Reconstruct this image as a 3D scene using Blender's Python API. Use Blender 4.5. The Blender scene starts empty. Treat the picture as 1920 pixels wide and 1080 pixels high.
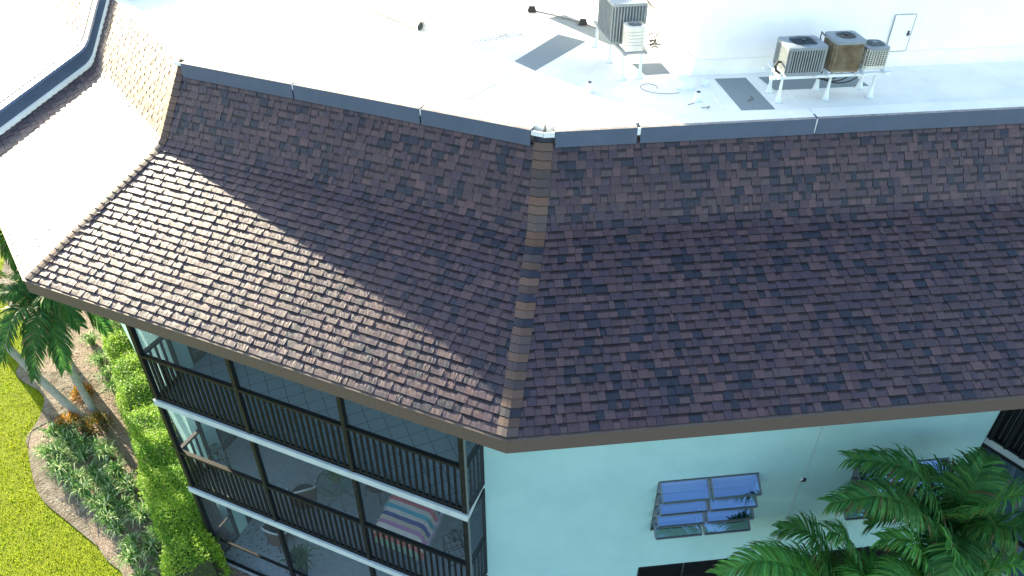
import bpy, math, random
from mathutils import Vector, Matrix
R = math.radians
rnd = random.Random(7)
S = bpy.context.scene
COL = S.collection
# ------------------------------------------------------------------ camera
PITCH = 37.3
cd = bpy.data.cameras.new('camera'); cam = bpy.data.objects.new('camera', cd); COL.objects.link(cam)
cam.location = (0, 0, 0); cam.rotation_euler = (R(90 - PITCH), 0, 0)
cd.sensor_width = 36; cd.lens = 36 * 1446 / 1920; cd.clip_start = .1; cd.clip_end = 2000
S.camera = cam
# ------------------------------------------------------------------ sky and sun
SUN_AZ, SUN_EL = -44.9, 16.6
wd = bpy.data.worlds.new('World'); S.world = wd; wd.use_nodes = True
nt = wd.node_tree; sky = nt.nodes.new('ShaderNodeTexSky'); sky.sky_type = 'NISHITA'; sky.sun_disc = False
sky.sun_elevation = R(SUN_EL); sky.sun_rotation = R(SUN_AZ); sky.air_density = 1.0; sky.dust_density = .7; sky.ozone_density = .6
nt.links.new(sky.outputs[0], nt.nodes['Background'].inputs[0]); nt.nodes['Background'].inputs[1].default_value = .1
ld = bpy.data.lights.new('sun', 'SUN'); ld.energy = 4.3; ld.angle = R(.5); ld.color = (1, .86, .62)
sun = bpy.data.objects.new('sun', ld); COL.objects.link(sun)
sv = Vector((math.sin(R(SUN_AZ)) * math.cos(R(SUN_EL)), math.cos(R(SUN_AZ)) * math.cos(R(SUN_EL)), math.sin(R(SUN_EL))))
sun.rotation_euler = sv.to_track_quat('Z', 'Y').to_euler()
vs = S.view_settings; vs.view_transform = 'Standard'; vs.look = 'None'; vs.gamma = 1; vs.use_curve_mapping = False
vs.exposure = 2.75
S.cycles.max_bounces = 7; S.cycles.transparent_max_bounces = 16
S.cycles.use_denoising = True
# ------------------------------------------------------------------ mesh helpers
V = Vector
def dv(a, z=0): return V((math.sin(R(a)), math.cos(R(a)), z))
class MB:
    def __init__(s): s.v = []; s.f = []; s.m = []; s.c = []
    def poly(s, pts, mi=0, col=None):
        n = len(s.v); s.v += [tuple(p) for p in pts]; s.f.append(tuple(range(n, n + len(pts)))); s.m.append(mi); s.c.append(col)
    def obox(s, c, ax, ay, az, mi=0, col=None):   # centre and half axes
        c = V(c); n = len(s.v)
        for k in (-1, 1):
            for j in (-1, 1):
                for i in (-1, 1): s.v.append(tuple(c + ax * i + ay * j + az * k))
        for q in ((0, 2, 3, 1), (4, 5, 7, 6), (0, 1, 5, 4), (2, 6, 7, 3), (0, 4, 6, 2), (1, 3, 7, 5)):
            s.f.append(tuple(n + t for t in q)); s.m.append(mi); s.c.append(col)
    def box(s, x0, x1, y0, y1, z0, z1, mi=0):
        s.obox(((x0 + x1) / 2, (y0 + y1) / 2, (z0 + z1) / 2), V((abs(x1 - x0) / 2, 0, 0)), V((0, abs(y1 - y0) / 2, 0)), V((0, 0, abs(z1 - z0) / 2)), mi)
    def bar(s, a, b, w, h=None, up=V((0, 0, 1)), mi=0):
        a = V(a); b = V(b); h = h or w; d = (b - a); L = d.length
        if L < 1e-6: return
        d /= L
        if abs(d.dot(up)) > .98: up = V((1, 0, 0)) if abs(d.x) < .9 else V((0, 1, 0))
        x = d.cross(up).normalized(); y = x.cross(d)
        s.obox((a + b) / 2, d * L / 2, x * w / 2, y * h / 2, mi)
    def prism(s, pts, z0, z1, mi=0):   # ccw or cw plan polygon
        n = len(s.v); k = len(pts)
        A = sum(pts[i][0] * pts[(i + 1) % k][1] - pts[(i + 1) % k][0] * pts[i][1] for i in range(k))
        if A < 0: pts = pts[::-1]
        s.v += [(p[0], p[1], z0) for p in pts] + [(p[0], p[1], z1) for p in pts]
        s.f.append(tuple(range(n + k - 1, n - 1, -1))); s.m.append(mi); s.c.append(None)
        s.f.append(tuple(range(n + k, n + 2 * k))); s.m.append(mi); s.c.append(None)
        for i in range(k):
            j = (i + 1) % k; s.f.append((n + i, n + j, n + k + j, n + k + i)); s.m.append(mi); s.c.append(None)
    def tube(s, pts, rad, seg=8, mi=0, cap=True, col=None):
        pts = [V(p) for p in pts]; n0 = len(s.v); N = len(pts)
        if not hasattr(rad, '__len__'): rad = [rad] * N
        x = None
        for i, p in enumerate(pts):
            t = (pts[min(i + 1, N - 1)] - pts[max(i - 1, 0)]).normalized()
            if x is None: x = t.cross(V((0, 0, 1)) if abs(t.z) < .9 else V((1, 0, 0))).normalized()
            x = (x - t * x.dot(t)).normalized(); y = t.cross(x)
            for k in range(seg):
                a = 2 * math.pi * k / seg; s.v.append(tuple(p + (x * math.cos(a) + y * math.sin(a)) * rad[i]))
        for i in range(N - 1):
            for k in range(seg):
                k2 = (k + 1) % seg; s.f.append((n0 + i * seg + k, n0 + i * seg + k2, n0 + (i + 1) * seg + k2, n0 + (i + 1) * seg + k)); s.m.append(mi); s.c.append(col)
        if cap:
            s.f.append(tuple(n0 + k for k in range(seg))[::-1]); s.m.append(mi); s.c.append(col)
            s.f.append(tuple(n0 + (N - 1) * seg + k for k in range(seg))); s.m.append(mi); s.c.append(col)
    def build(s, name, mat, parent=None, smooth=False, bevel=0):
        me = bpy.data.meshes.new(name)
        off = V((0, 0, 0)); p = parent
        while p is not None: off += p.location; p = p.parent
        me.from_pydata([tuple(V(v) - off) for v in s.v], [], s.f)
        for m in (mat if isinstance(mat, (list, tuple)) else [mat]): me.materials.append(m)
        me.polygons.foreach_set('material_index', s.m)
        if any(c is not None for c in s.c):
            at = me.color_attributes.new('Col', 'FLOAT_COLOR', 'CORNER'); arr = []
            for f, c in zip(s.f, s.c):
                c = c or (1, 1, 1); arr += [c[0], c[1], c[2], 1.0] * len(f)
            at.data.foreach_set('color', arr)
        if smooth: me.polygons.foreach_set('use_smooth', [True] * len(s.f))
        me.update(); o = bpy.data.objects.new(name, me); COL.objects.link(o)
        if parent is not None: o.parent = parent
        if bevel:
            b = o.modifiers.new('bevel', 'BEVEL'); b.width = bevel; b.segments = 2; b.limit_method = 'ANGLE'
        return o
def tag(o, label=None, cat=None, group=None, kind=None):
    if label: o['label'] = label
    if cat: o['category'] = cat
    if group: o['group'] = group
    if kind: o['kind'] = kind
    return o
def empty(name, loc, label=None, cat=None, group=None, parent=None):
    o = bpy.data.objects.new(name, None); COL.objects.link(o); o.empty_display_size = .2
    if parent is not None:
        off = V((0, 0, 0)); p = parent
        while p is not None: off += p.location; p = p.parent
        o.parent = parent; o.location = V(loc) - off
    else: o.location = loc
    return tag(o, label, cat, group)
def copy_tree(o, loc, rz=0, sc=1, label=None):
    c = o.copy(); COL.objects.link(c); c.location = loc; c.rotation_euler = (0, 0, rz); c.scale = (sc, sc, sc)
    if label: c['label'] = label
    for ch in list(o.children):
        d = ch.copy(); COL.objects.link(d); d.parent = c
    return c
# ------------------------------------------------------------------ materials
def mat(name, col, rough=.7, metal=0, spec=.5, noise=None, bump=None, attr=False, col2=None, scale=8, detail=6, sheen=0):
    m = bpy.data.materials.new(name); m.use_nodes = True; t = m.node_tree; b = t.nodes['Principled BSDF']
    b.inputs['Roughness'].default_value = rough; b.inputs['Metallic'].default_value = metal; b.inputs['Specular IOR Level'].default_value = spec
    b.inputs['Base Color'].default_value = (*col, 1)
    tc = t.nodes.new('ShaderNodeTexCoord')
    last = None
    if attr:
        a = t.nodes.new('ShaderNodeAttribute'); a.attribute_name = 'Col'; last = a.outputs['Color']
    if col2 is not None:
        n = t.nodes.new('ShaderNodeTexNoise'); n.inputs['Scale'].default_value = scale; n.inputs['Detail'].default_value = detail; n.inputs['Roughness'].default_value = .65
        t.links.new(tc.outputs['Object'], n.inputs['Vector'])
        r = t.nodes.new('ShaderNodeValToRGB'); r.color_ramp.elements[0].position = .35; r.color_ramp.elements[1].position = .68
        r.color_ramp.elements[0].color = (*col, 1); r.color_ramp.elements[1].color = (*col2, 1); t.links.new(n.outputs['Fac'], r.inputs['Fac'])
        if last is not None:
            mx = t.nodes.new('ShaderNodeMix'); mx.data_type = 'RGBA'; mx.blend_type = 'MULTIPLY'; mx.inputs[0].default_value = 1
            t.links.new(last, mx.inputs[6]); t.links.new(r.outputs['Color'], mx.inputs[7]); last = mx.outputs[2]
        else: last = r.outputs['Color']
    if last is not None: t.links.new(last, b.inputs['Base Color'])
    if bump:
        n = t.nodes.new('ShaderNodeTexNoise'); n.inputs['Scale'].default_value = bump[0]; n.inputs['Detail'].default_value = 5
        t.links.new(tc.outputs['Object'], n.inputs['Vector'])
        bp = t.nodes.new('ShaderNodeBump'); bp.inputs['Strength'].default_value = bump[1]; bp.inputs['Distance'].default_value = bump[2] if len(bump) > 2 else .02
        t.links.new(n.outputs['Fac'], bp.inputs['Height']); t.links.new(bp.outputs['Normal'], b.inputs['Normal'])
    return m
M = {}
M['shingle'] = mat('asphalt_shingle', (.39, .38, .46), .5, 0, .34, attr=True, col2=(.94, .91, 1.02), scale=150, detail=2, bump=(260, .5, .004))
M['coping'] = mat('dark_bronze_metal', (.06, .088, .135), .5, 0, .4, col2=(.072, .1, .15), scale=3)
M['fascia'] = mat('brown_fascia_metal', (.085, .066, .055), .6, 0, .25, col2=(.11, .086, .072), scale=60, detail=3)
M['stucco'] = mat('aqua_white_stucco', (.27, .47, .475), .9, 0, .2, col2=(.31, .52, .525), scale=1.1, detail=9, bump=(60, .7, .012))
M['white'] = mat('white_paint', (.74, .78, .78), .6, 0, .3, col2=(.6, .66, .67), scale=5)
M['membrane'] = mat('white_roof_coating', (.9, .865, .78), .75, 0, .15, col2=(.78, .76, .69), scale=1.3, detail=8, bump=(9, .25, .02))
M['cream'] = mat('off_white_penthouse_stucco', (.9, .88, .85), .85, 0, .2, col2=(.84, .82, .79), scale=1.4, detail=6, bump=(50, .3, .01))
M['bronze'] = mat('black_bronze_aluminium', (.007, .009, .011), .5, 0, .3)
M['grey_al'] = mat('grey_aluminium', (.12, .15, .16), .4, .3, .5)
M['pad'] = mat('grey_walkway_pad', (.25, .29, .29), .9, 0, .2, col2=(.2, .235, .24), scale=30, bump=(120, .4, .01))
M['galv'] = mat('grey_painted_steel', (.3, .33, .33), .5, .2, .4, col2=(.23, .26, .27), scale=6)
M['acgrey'] = mat('grey_condenser_steel', (.25, .29, .31), .5, .1, .4, col2=(.2, .24, .26), scale=7)
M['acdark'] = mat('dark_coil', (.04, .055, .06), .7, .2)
M['rust'] = mat('rust_stained_condenser_steel', (.3, .26, .18), .7, .1, .3, col2=(.17, .115, .06), scale=5, detail=8)
M['coilgreen'] = mat('olive_weathered_coil', (.1, .11, .085), .8, 0, .3, col2=(.06, .07, .05), scale=20)
M['beigeac'] = mat('beige_condenser_paint', (.66, .64, .56), .5, 0, .5, col2=(.56, .54, .47), scale=6)
M['fan'] = mat('dark_fan_metal', (.03, .045, .06), .4, .5)
M['black'] = mat('black_rubber', (.012, .012, .013), .6)
M['copper'] = mat('weathered_conduit', (.1, .085, .07), .7, col2=(.2, .17, .14), scale=30)
M['rattan'] = mat('dark_woven_rattan', (.05, .035, .028), .8, col2=(.1, .07, .05), scale=90)
M['cushion'] = mat('brown_cushion_fabric', (.035, .03, .032), .9)
M['curtain'] = mat('pale_curtain', (.55, .62, .66), .9)
M['carpet'] = mat('grey_outdoor_carpet', (.36, .42, .45), .95, 0, .2, col2=(.28, .34, .37), scale=8, detail=8, bump=(120, .5, .01))
M['iron'] = mat('black_wrought_iron', (.015, .015, .016), .5, .5)
M['lawn'] = mat('lawn_green', (.12, .16, .006), .9, 0, .1, col2=(.19, .23, .01), scale=3, detail=9, bump=(40, 1, .05))
M['grassblade'] = mat('grass_blade', (.9, .9, .9), .7, 0, .3, attr=True, col2=(1.1, 1.1, 1.1), scale=1)
M['farground'] = mat('distant_ground', (.045, .055, .035), .95, 0, .1, col2=(.08, .085, .06), scale=.15, detail=10)
M['mulch'] = mat('mulch_soil', (.16, .12, .09), .95, 0, .2, col2=(.3, .25, .2), scale=14, detail=10, bump=(30, 1, .05))
M['sand'] = mat('pale_sandy_soil', (.1, .083, .062), .95, 0, .1, col2=(.24, .215, .175), scale=4.5, detail=10, bump=(18, .8, .05))
M['leaf'] = mat('leaf', (.9, .9, .9), .6, 0, .25, attr=True, col2=(1.15, 1.15, 1.15), scale=2)
M['bark'] = mat('palm_bark', (.22, .22, .19), .9, 0, .2, col2=(.33, .32, .28), scale=9, bump=(14, .7, .03))
def leafy(m):
    t = m.node_tree; b = t.nodes['Principled BSDF']; out = t.nodes['Material Output']
    tr = t.nodes.new('ShaderNodeBsdfTranslucent'); ms = t.nodes.new('ShaderNodeMixShader'); ms.inputs[0].default_value = .45
    src = b.inputs['Base Color'].links[0].from_socket; t.links.new(src, tr.inputs['Color'])
    t.links.new(b.outputs[0], ms.inputs[1]); t.links.new(tr.outputs[0], ms.inputs[2]); t.links.new(ms.outputs[0], out.inputs[0])
leafy(M['leaf']); leafy(M['grassblade'])
def glassmat(name, tint, mixv, rough=.03, refl=(1, 1, 1)):
    m = bpy.data.materials.new(name); m.use_nodes = True; t = m.node_tree; t.nodes.clear(); out = t.nodes.new('ShaderNodeOutputMaterial')
    g = t.nodes.new('ShaderNodeBsdfGlossy'); g.inputs['Roughness'].default_value = rough; g.inputs['Color'].default_value = (*refl, 1)
    tr = t.nodes.new('ShaderNodeBsdfTransparent'); tr.inputs['Color'].default_value = (*tint, 1)
    fr = t.nodes.new('ShaderNodeFresnel'); fr.inputs['IOR'].default_value = 1.5
    mm = t.nodes.new('ShaderNodeMath'); mm.operation = 'ADD'; mm.inputs[1].default_value = mixv; mm.use_clamp = True; t.links.new(fr.outputs[0], mm.inputs[0])
    ms = t.nodes.new('ShaderNodeMixShader'); t.links.new(mm.outputs[0], ms.inputs[0]); t.links.new(tr.outputs[0], ms.inputs[1]); t.links.new(g.outputs[0], ms.inputs[2]); t.links.new(ms.outputs[0], out.inputs[0])
    return m
M['glass'] = glassmat('tinted_window_glass', (.35, .45, .48), .3, refl=(.33, .52, .85))
M['doorglass'] = glassmat('dark_door_glass', (.25, .32, .36), .08)
M['railglass'] = glassmat('clear_glass', (.8, .9, .9), .05)
def screenmat():   # woven insect mesh, mostly holes
    m = bpy.data.materials.new('insect_mesh'); m.use_nodes = True; t = m.node_tree; b = t.nodes['Principled BSDF']; out = t.nodes['Material Output']
    b.inputs['Base Color'].default_value = (.07, .1, .12, 1); b.inputs['Roughness'].default_value = .7
    tr = t.nodes.new('ShaderNodeBsdfTransparent'); ms = t.nodes.new('ShaderNodeMixShader'); ms.inputs[0].default_value = .25
    t.links.new(tr.outputs[0], ms.inputs[1]); t.links.new(b.outputs[0], ms.inputs[2]); t.links.new(ms.outputs[0], out.inputs[0]); return m
M['tan_edge'] = mat('tan_edge_sealant', (.2, .17, .15), .8, col2=(.36, .33, .3), scale=7, detail=8)
M['slab'] = mat('slab_edge_paint', (.42, .5, .52), .7, 0, .2, col2=(.33, .41, .43), scale=2.5, detail=8)
M['screen'] = screenmat()
M['darkpane'] = mat('black_window_pane', (.006, .007, .008), .3, 0, .2)
def tilemat():
    m = bpy.data.materials.new('grey_floor_tile'); m.use_nodes = True; t = m.node_tree; b = t.nodes['Principled BSDF']; b.inputs['Roughness'].default_value = .35
    tc = t.nodes.new('ShaderNodeTexCoord'); mp = t.nodes.new('ShaderNodeMapping'); mp.inputs['Rotation'].default_value = (0, 0, R(-23.5))
    t.links.new(tc.outputs['Object'], mp.inputs['Vector'])
    br = t.nodes.new('ShaderNodeTexBrick'); br.offset = 0; br.inputs['Scale'].default_value = 1; br.inputs['Brick Width'].default_value = .33; br.inputs['Row Height'].default_value = .33; br.inputs['Mortar Size'].default_value = .006
    br.inputs['Color1'].default_value = (.24, .34, .42, 1); br.inputs['Color2'].default_value = (.27, .37, .45, 1); br.inputs['Mortar'].default_value = (.045, .06, .075, 1)
    t.links.new(mp.outputs[0], br.inputs['Vector']); t.links.new(br.outputs['Color'], b.inputs['Base Color']); return m
M['tile'] = tilemat()
def stripemat():
    m = bpy.data.materials.new('striped_woven_blanket'); m.use_nodes = True; t = m.node_tree; b = t.nodes['Principled BSDF']; b.inputs['Roughness'].default_value = .95
    a = t.nodes.new('ShaderNodeAttribute'); a.attribute_name = 'Col'; t.links.new(a.outputs['Color'], b.inputs['Base Color']); return m
M['stripes'] = stripemat()
# ------------------------------------------------------------------ plan of the building
AZA, AZB, AZC = -66.5, 83.6, -37.0          # directions the three roof faces run in
ZE = -8.35                                  # top of the eave
FLOORS = (-11.36, -14.16, -16.96)
E1 = V((-.076, 7.43, 0)); LA = 9.55
uA, uB, uC = dv(AZA), dv(AZB), dv(AZC)
iA, iB, iC = dv(AZA + 90), dv(AZB - 90), dv(AZC + 90)   # inward directions
E2 = E1 + uA * LA
TAB, TAC = math.tan(R(15)), math.tan(R(14.75))
R1, H1, R2, H2 = 3.05, 1.44, 3.9, 2.9
SL = math.hypot(R1, H1); SU = math.hypot(R2 - R1, H2 - H1)
FIL = .2
def prof(s):      # slope distance -> inward run, rise (the crease is rounded)
    def lin(s):
        if s <= SL: return R1 * s / SL, H1 * s / SL
        q = (s - SL) / SU; return R1 + (R2 - R1) * q, H1 + (H2 - H1) * q
    if abs(s - SL) < FIL:
        t = (s - SL + FIL) / (2 * FIL); a, b, c = lin(SL - FIL), (R1, H1), lin(SL + FIL)
        return tuple((1 - t) ** 2 * a[i] + 2 * t * (1 - t) * b[i] + t * t * c[i] for i in (0, 1))
    return lin(s)
LBEND = 15.0; L0, L1 = 5.92, 6.85            # party parapet between L0 and L1 along the left face
FA = dict(O=E1, u=uA, i=iA, r=lambda d: (d * TAB, LA - d * TAC), up=0)
FB = dict(O=E1, u=uB, i=iB, r=lambda d: (d * TAB, LBEND), up=0)
FC = dict(O=E2, u=uC, i=iC, r=lambda d: (d * TAC, L0), up=0)
FD = dict(O=E2, u=uC, i=iC, r=lambda d: (L1, 14), up=.15)
def W(F, u, s, h=0):
    d, z = prof(s)
    d0, z0 = prof(s - .01); d1, z1 = prof(s + .01); l = math.hypot(d1 - d0, z1 - z0); nd, nz = -(z1 - z0) / l, (d1 - d0) / l
    return F['O'] + F['u'] * u + F['i'] * (d + nd * h) + V((0, 0, ZE + F['up'] + z + nz * h))
PAL = [((.086, .056, .055), 34), ((.07, .05, .058), 26), ((.028, .031, .042), 14), ((.124, .075, .068), 12), ((.102, .07, .065), 14)]
def pick():
    k = rnd.random() * 100; t = 0
    for c, w in PAL:
        t += w
        if k < t: break
    j = rnd.uniform(.9, 1.1); return tuple(x * j for x in c)
EXPO = SL / 23
def shingles(F, s_from, s_to):
    mb = MB(); n = round((s_to - s_from) / EXPO); e = (s_to - s_from) / n
    for k in range(n):
        s0 = s_from + k * e; s1 = s0 + e; ss = s1 + (.004 if s1 < s_to - .01 else 0)
        d0 = prof(s0)[0]; d1 = prof(s1)[0]; a0, b0 = F['r'](d0); a1, b1 = F['r'](d1)
        u = a0 - rnd.uniform(0, .1); wob = rnd.uniform(0, 9)
        thick = rnd.random() < .5
        while u < b0:
            w = rnd.choice((.09, .11, .12, .13, .15, .17, .2)) if rnd.random() < .94 else .05
            un = u + w; thick = not thick if rnd.random() < .8 else thick
            ua, ub = max(u, a0), min(un, b0)
            if ub - ua > .01:
                c = pick(); hb = .023 if thick else .015
                sj = s0 - (rnd.uniform(0, .004) if thick else -.001) + .0025 * math.sin(u * 1.3 + wob)
                hl, hr = hb + rnd.uniform(-.0015, .003), hb + rnd.uniform(-.0015, .003)
                cu = lambda x, s: min(max(x, F['r'](prof(s)[0])[0]), F['r'](prof(s)[0])[1])
                g = .0025 if F in (FA, FB) else .006
                nx = 4 if F is not FB else 2
                xs = [ua + g + (ub - ua - 2 * g) * i / nx for i in range(nx + 1)]
                rows = [(sj, 1), (s0 + e * .38, .72), (s0 + e * .66, .4), (ss, 0)]
                grid = []
                for ri, (s, t) in enumerate(rows):
                    hh = []
                    for xi, x in enumerate(xs):
                        q = xi / nx; h = ((hl * (1 - q) + hr * q) * t + .0016 * (1 - t))
                        if 0 < ri < 3: h += rnd.uniform(-.0016, .002)
                        hh.append(W(F, cu(x, s), s, max(h, .001)))
                    grid.append(hh)
                for ri in range(3):
                    cc = c
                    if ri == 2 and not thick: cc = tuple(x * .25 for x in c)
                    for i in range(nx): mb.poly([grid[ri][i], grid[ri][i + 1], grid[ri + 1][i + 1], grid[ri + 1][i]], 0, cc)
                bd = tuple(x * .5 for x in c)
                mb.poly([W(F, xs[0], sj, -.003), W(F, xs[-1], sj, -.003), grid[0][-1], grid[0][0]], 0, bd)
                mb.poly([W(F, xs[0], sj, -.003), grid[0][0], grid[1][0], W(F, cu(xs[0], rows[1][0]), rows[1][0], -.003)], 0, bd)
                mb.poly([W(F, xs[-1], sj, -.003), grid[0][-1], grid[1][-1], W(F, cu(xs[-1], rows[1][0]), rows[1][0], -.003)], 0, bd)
            u = un
    for k in range(n):   # backing felt below the tabs
        sa, sb = s_from + k * e, s_from + (k + 1) * e
        a0, b0 = F['r'](prof(sa)[0]); a1, b1 = F['r'](prof(sb)[0])
        mb.poly([W(F, a0, sa, -.004), W(F, b0, sa, -.004), W(F, b1, sb, -.004), W(F, a1, sb, -.004)], 0, (.02, .02, .022))
    return mb
BLD = empty('apartment_building', (E1.x, E1.y, -16.96), 'three storey apartment building with brown shingled mansard roof and white flat roof', 'building')
SC = SL + SU - .27      # steep courses stop under the coping
for nm, F, lb in (('A', FA, 'over the screened balconies, crossed by a shadow edge'), ('B', FB, 'over the windowed stucco wall, in shade'), ('C', FC, 'at the left, bleached by the sun'), ('D', FD, 'beyond the party parapet, bleached by the sun')):
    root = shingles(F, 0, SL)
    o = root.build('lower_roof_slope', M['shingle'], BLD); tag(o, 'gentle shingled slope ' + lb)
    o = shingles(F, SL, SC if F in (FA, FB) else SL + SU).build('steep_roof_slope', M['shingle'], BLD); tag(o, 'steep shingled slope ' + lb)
# hip ridges: capped with overlapping shingles
def hipcaps(Fl, Fr, tl, tr, LL, lo, hi, name, pal):
    # Fl's u is measured from the hip for tl>0 ; parametrised by slope distance
    mb = MB(); n = round((hi - lo) / .142); e = (hi - lo) / n; wd = .155
    for k in range(n):
        s0 = lo + k * e; s1 = min(s0 + e * 1.18, hi)
        c = rnd.choice(pal); j = rnd.uniform(.7, .95); c = tuple(x * j for x in c); g = []
        for s, h in ((s0, .026), (s1, .014)):
            d = prof(s)[0]
            pl = W(Fl, (LL - d * tl - wd) if LL else d * tl + wd, s, h); pr = W(Fr, d * tr + wd, s, h)
            m1 = W(Fl, (LL - d * tl) if LL else d * tl, s, h + .012)
            ql = (pl + m1) / 2 + V((0, 0, .003)); qr = (pr + m1) / 2 + V((0, 0, .003))
            g.append([pl, ql, m1, qr, pr])
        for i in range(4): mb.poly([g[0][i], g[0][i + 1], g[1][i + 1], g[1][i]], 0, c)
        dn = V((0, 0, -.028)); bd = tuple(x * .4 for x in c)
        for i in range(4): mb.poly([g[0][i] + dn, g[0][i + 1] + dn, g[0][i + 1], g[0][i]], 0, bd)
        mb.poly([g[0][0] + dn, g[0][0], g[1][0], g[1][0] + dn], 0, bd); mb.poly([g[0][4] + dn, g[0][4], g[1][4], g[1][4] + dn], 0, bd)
    return mb
pal1 = [(.16, .1, .06), (.13, .085, .06), (.2, .11, .06), (.03, .035, .05), (.1, .072, .058), (.085, .066, .06), (.13, .1, .075), (.19, .115, .07), (.03, .032, .04), (.11, .085, .072), (.17, .11, .07)]
m = hipcaps(FA, FB, TAB, TAB, None, .005, SL, 'x', pal1); o = m.build('hip_cap', M['shingle'], BLD); tag(o, 'lower run of multicoloured hip shingles between the two big roof faces')
m = hipcaps(FA, FB, TAB, TAB, None, SL, SL + SU - .1, 'x', pal1); o = m.build('hip_cap', M['shingle'], BLD); tag(o, 'upper run of multicoloured hip shingles between the two big roof faces')
# left hip: Fl = A measured from its far end
m = hipcaps(FA, FC, TAC, TAC, LA, .005, SL, 'x', pal1[:3]); o = m.build('hip_cap', M['shingle'], BLD); tag(o, 'lower run of hip shingles at the left corner')
m = hipcaps(FA, FC, TAC, TAC, LA, SL, SL + SU - .03, 'x', pal1[:3]); o = m.build('hip_cap', M['shingle'], BLD); tag(o, 'upper run of hip shingles at the left corner')
# ------------------------------------------------------------------ coping
ZT = ZE + H2
def coping(F, u0, u1, label):
    mb = MB(); A = F['O'] + F['i'] * (R2 - .16) + F['u'] * u0; B = F['O'] + F['i'] * (R2 - .16) + F['u'] * u1
    n = -F['i']; up = V((0, 0, 1)); z0 = ZT - .27
    pr = [(.02, 0), (.05, 0), (.035, .27), (-.03, .275), (-.34, .285), (-.34, .265), (.015, .25)]
    q = lambda P, a: P + n * a[0] + up * (z0 + a[1])
    for i in range(len(pr)):
        j = (i + 1) % len(pr); mb.poly([q(A, pr[i]), q(B, pr[i]), q(B, pr[j]), q(A, pr[j])], {2: 2, 3: 1}.get(i, 0))
    mb.poly([q(A, p) for p in pr]); mb.poly([q(B, p) for p in pr][::-1])
    o = mb.build('coping', [M['coping'], M['membrane'], M['tan_edge']], BLD); tag(o, label)
    return o
aT = R2 * TAB
cA = [(1.21, 3.2), (3.23, 5.8), (5.83, LA - R2 * TAC - .16)]
for a, b in cA: coping(FA, a, b, None)
for a, b in ((1.19, 2.52), (2.58, 5.52), (5.55, 10.0), (10.03, 15)): coping(FB, a, b, None)
# pale flashing showing in the joints and at the hips
def flash(F, u0, u1, z0, z1, off=.0):
    A = F['O'] + F['i'] * (R2 - .175 - off) + F['u'] * ((u0 + u1) / 2)
    mb = MB(); mb.obox(A + V((0, 0, ZT + (z0 + z1) / 2)), F['u'] * (u1 - u0) / 2, F['i'] * .012, V((0, 0, (z1 - z0) / 2))); mb.build('joint_flashing', M['white'], BLD)
flash(FA, 3.2, 3.225, -.12, -.005, .005); flash(FA, 5.8, 5.825, -.1, -.005, .005)
flash(FB, 2.523, 2.577, -.13, -.004, .01); flash(FB, 5.525, 5.545, -.26, -.004, .005)
flash(FA, (R2 - .175) * TAB, 1.2, -.09, -.012, 0); flash(FB, (R2 - .175) * TAB, 1.18, -.1, -.012, 0)
flash(FA, LA - R2 * TAC - .15, LA - R2 * TAC + .03, -.06, .0, .0)
# ------------------------------------------------------------------ flat roof
ZR = -5.5
def XY(p): return (p[0], p[1])
dI = R2 + .12
pB = E1 + uB * LBEND + iB * dI; pAB = E1 + uA * (dI * TAB) + iA * dI; pAC = E2 + iC * dI + uC * (dI * TAC)
pC = E2 + iC * dI + uC * L0; pD = E2 + iC * dI + uC * 14
roofpoly = [XY(pB), XY(pAB), XY(pAC), XY(pD), (-4, 34), (16, 34)]
mb = MB(); mb.prism(roofpoly, ZR - .35, ZR); o = mb.build('flat_roof', M['membrane'], BLD)
mb = MB()
for k in range(9):
    a = V((3.6, 12.2, ZR + .002)) + uB * (1.35 * k); b = a + iB * 1.6; mb.bar(a, b, .05, .004)
for k in range(7):
    a = E1 + uA * (1.2 + 1.25 * k) + iA * (R2 + .35) + V((0, 0, ZR + .002)); mb.bar(a, a + iA * 4.2, .05, .004)
tag(mb.build('membrane_seams', M['membrane'], BLD), 'straight lap seams of the white roof coating', kind='stuff')
# low membrane curb just behind the copings
mb = MB()
for F, a, b in ((FB, dI * TAB, LBEND), (FA, dI * TAB, LA - dI * TAC), (FC, dI * TAC, L0)):
    A = F['O'] + F['i'] * (R2 + .09) + F['u'] * a; B = F['O'] + F['i'] * (R2 + .09) + F['u'] * b
    mb.bar(A + V((0, 0, ZT - .05)), B + V((0, 0, ZT - .05)), .2, .12)
mb.build('roof_edge_curb', M['membrane'], BLD)
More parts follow.
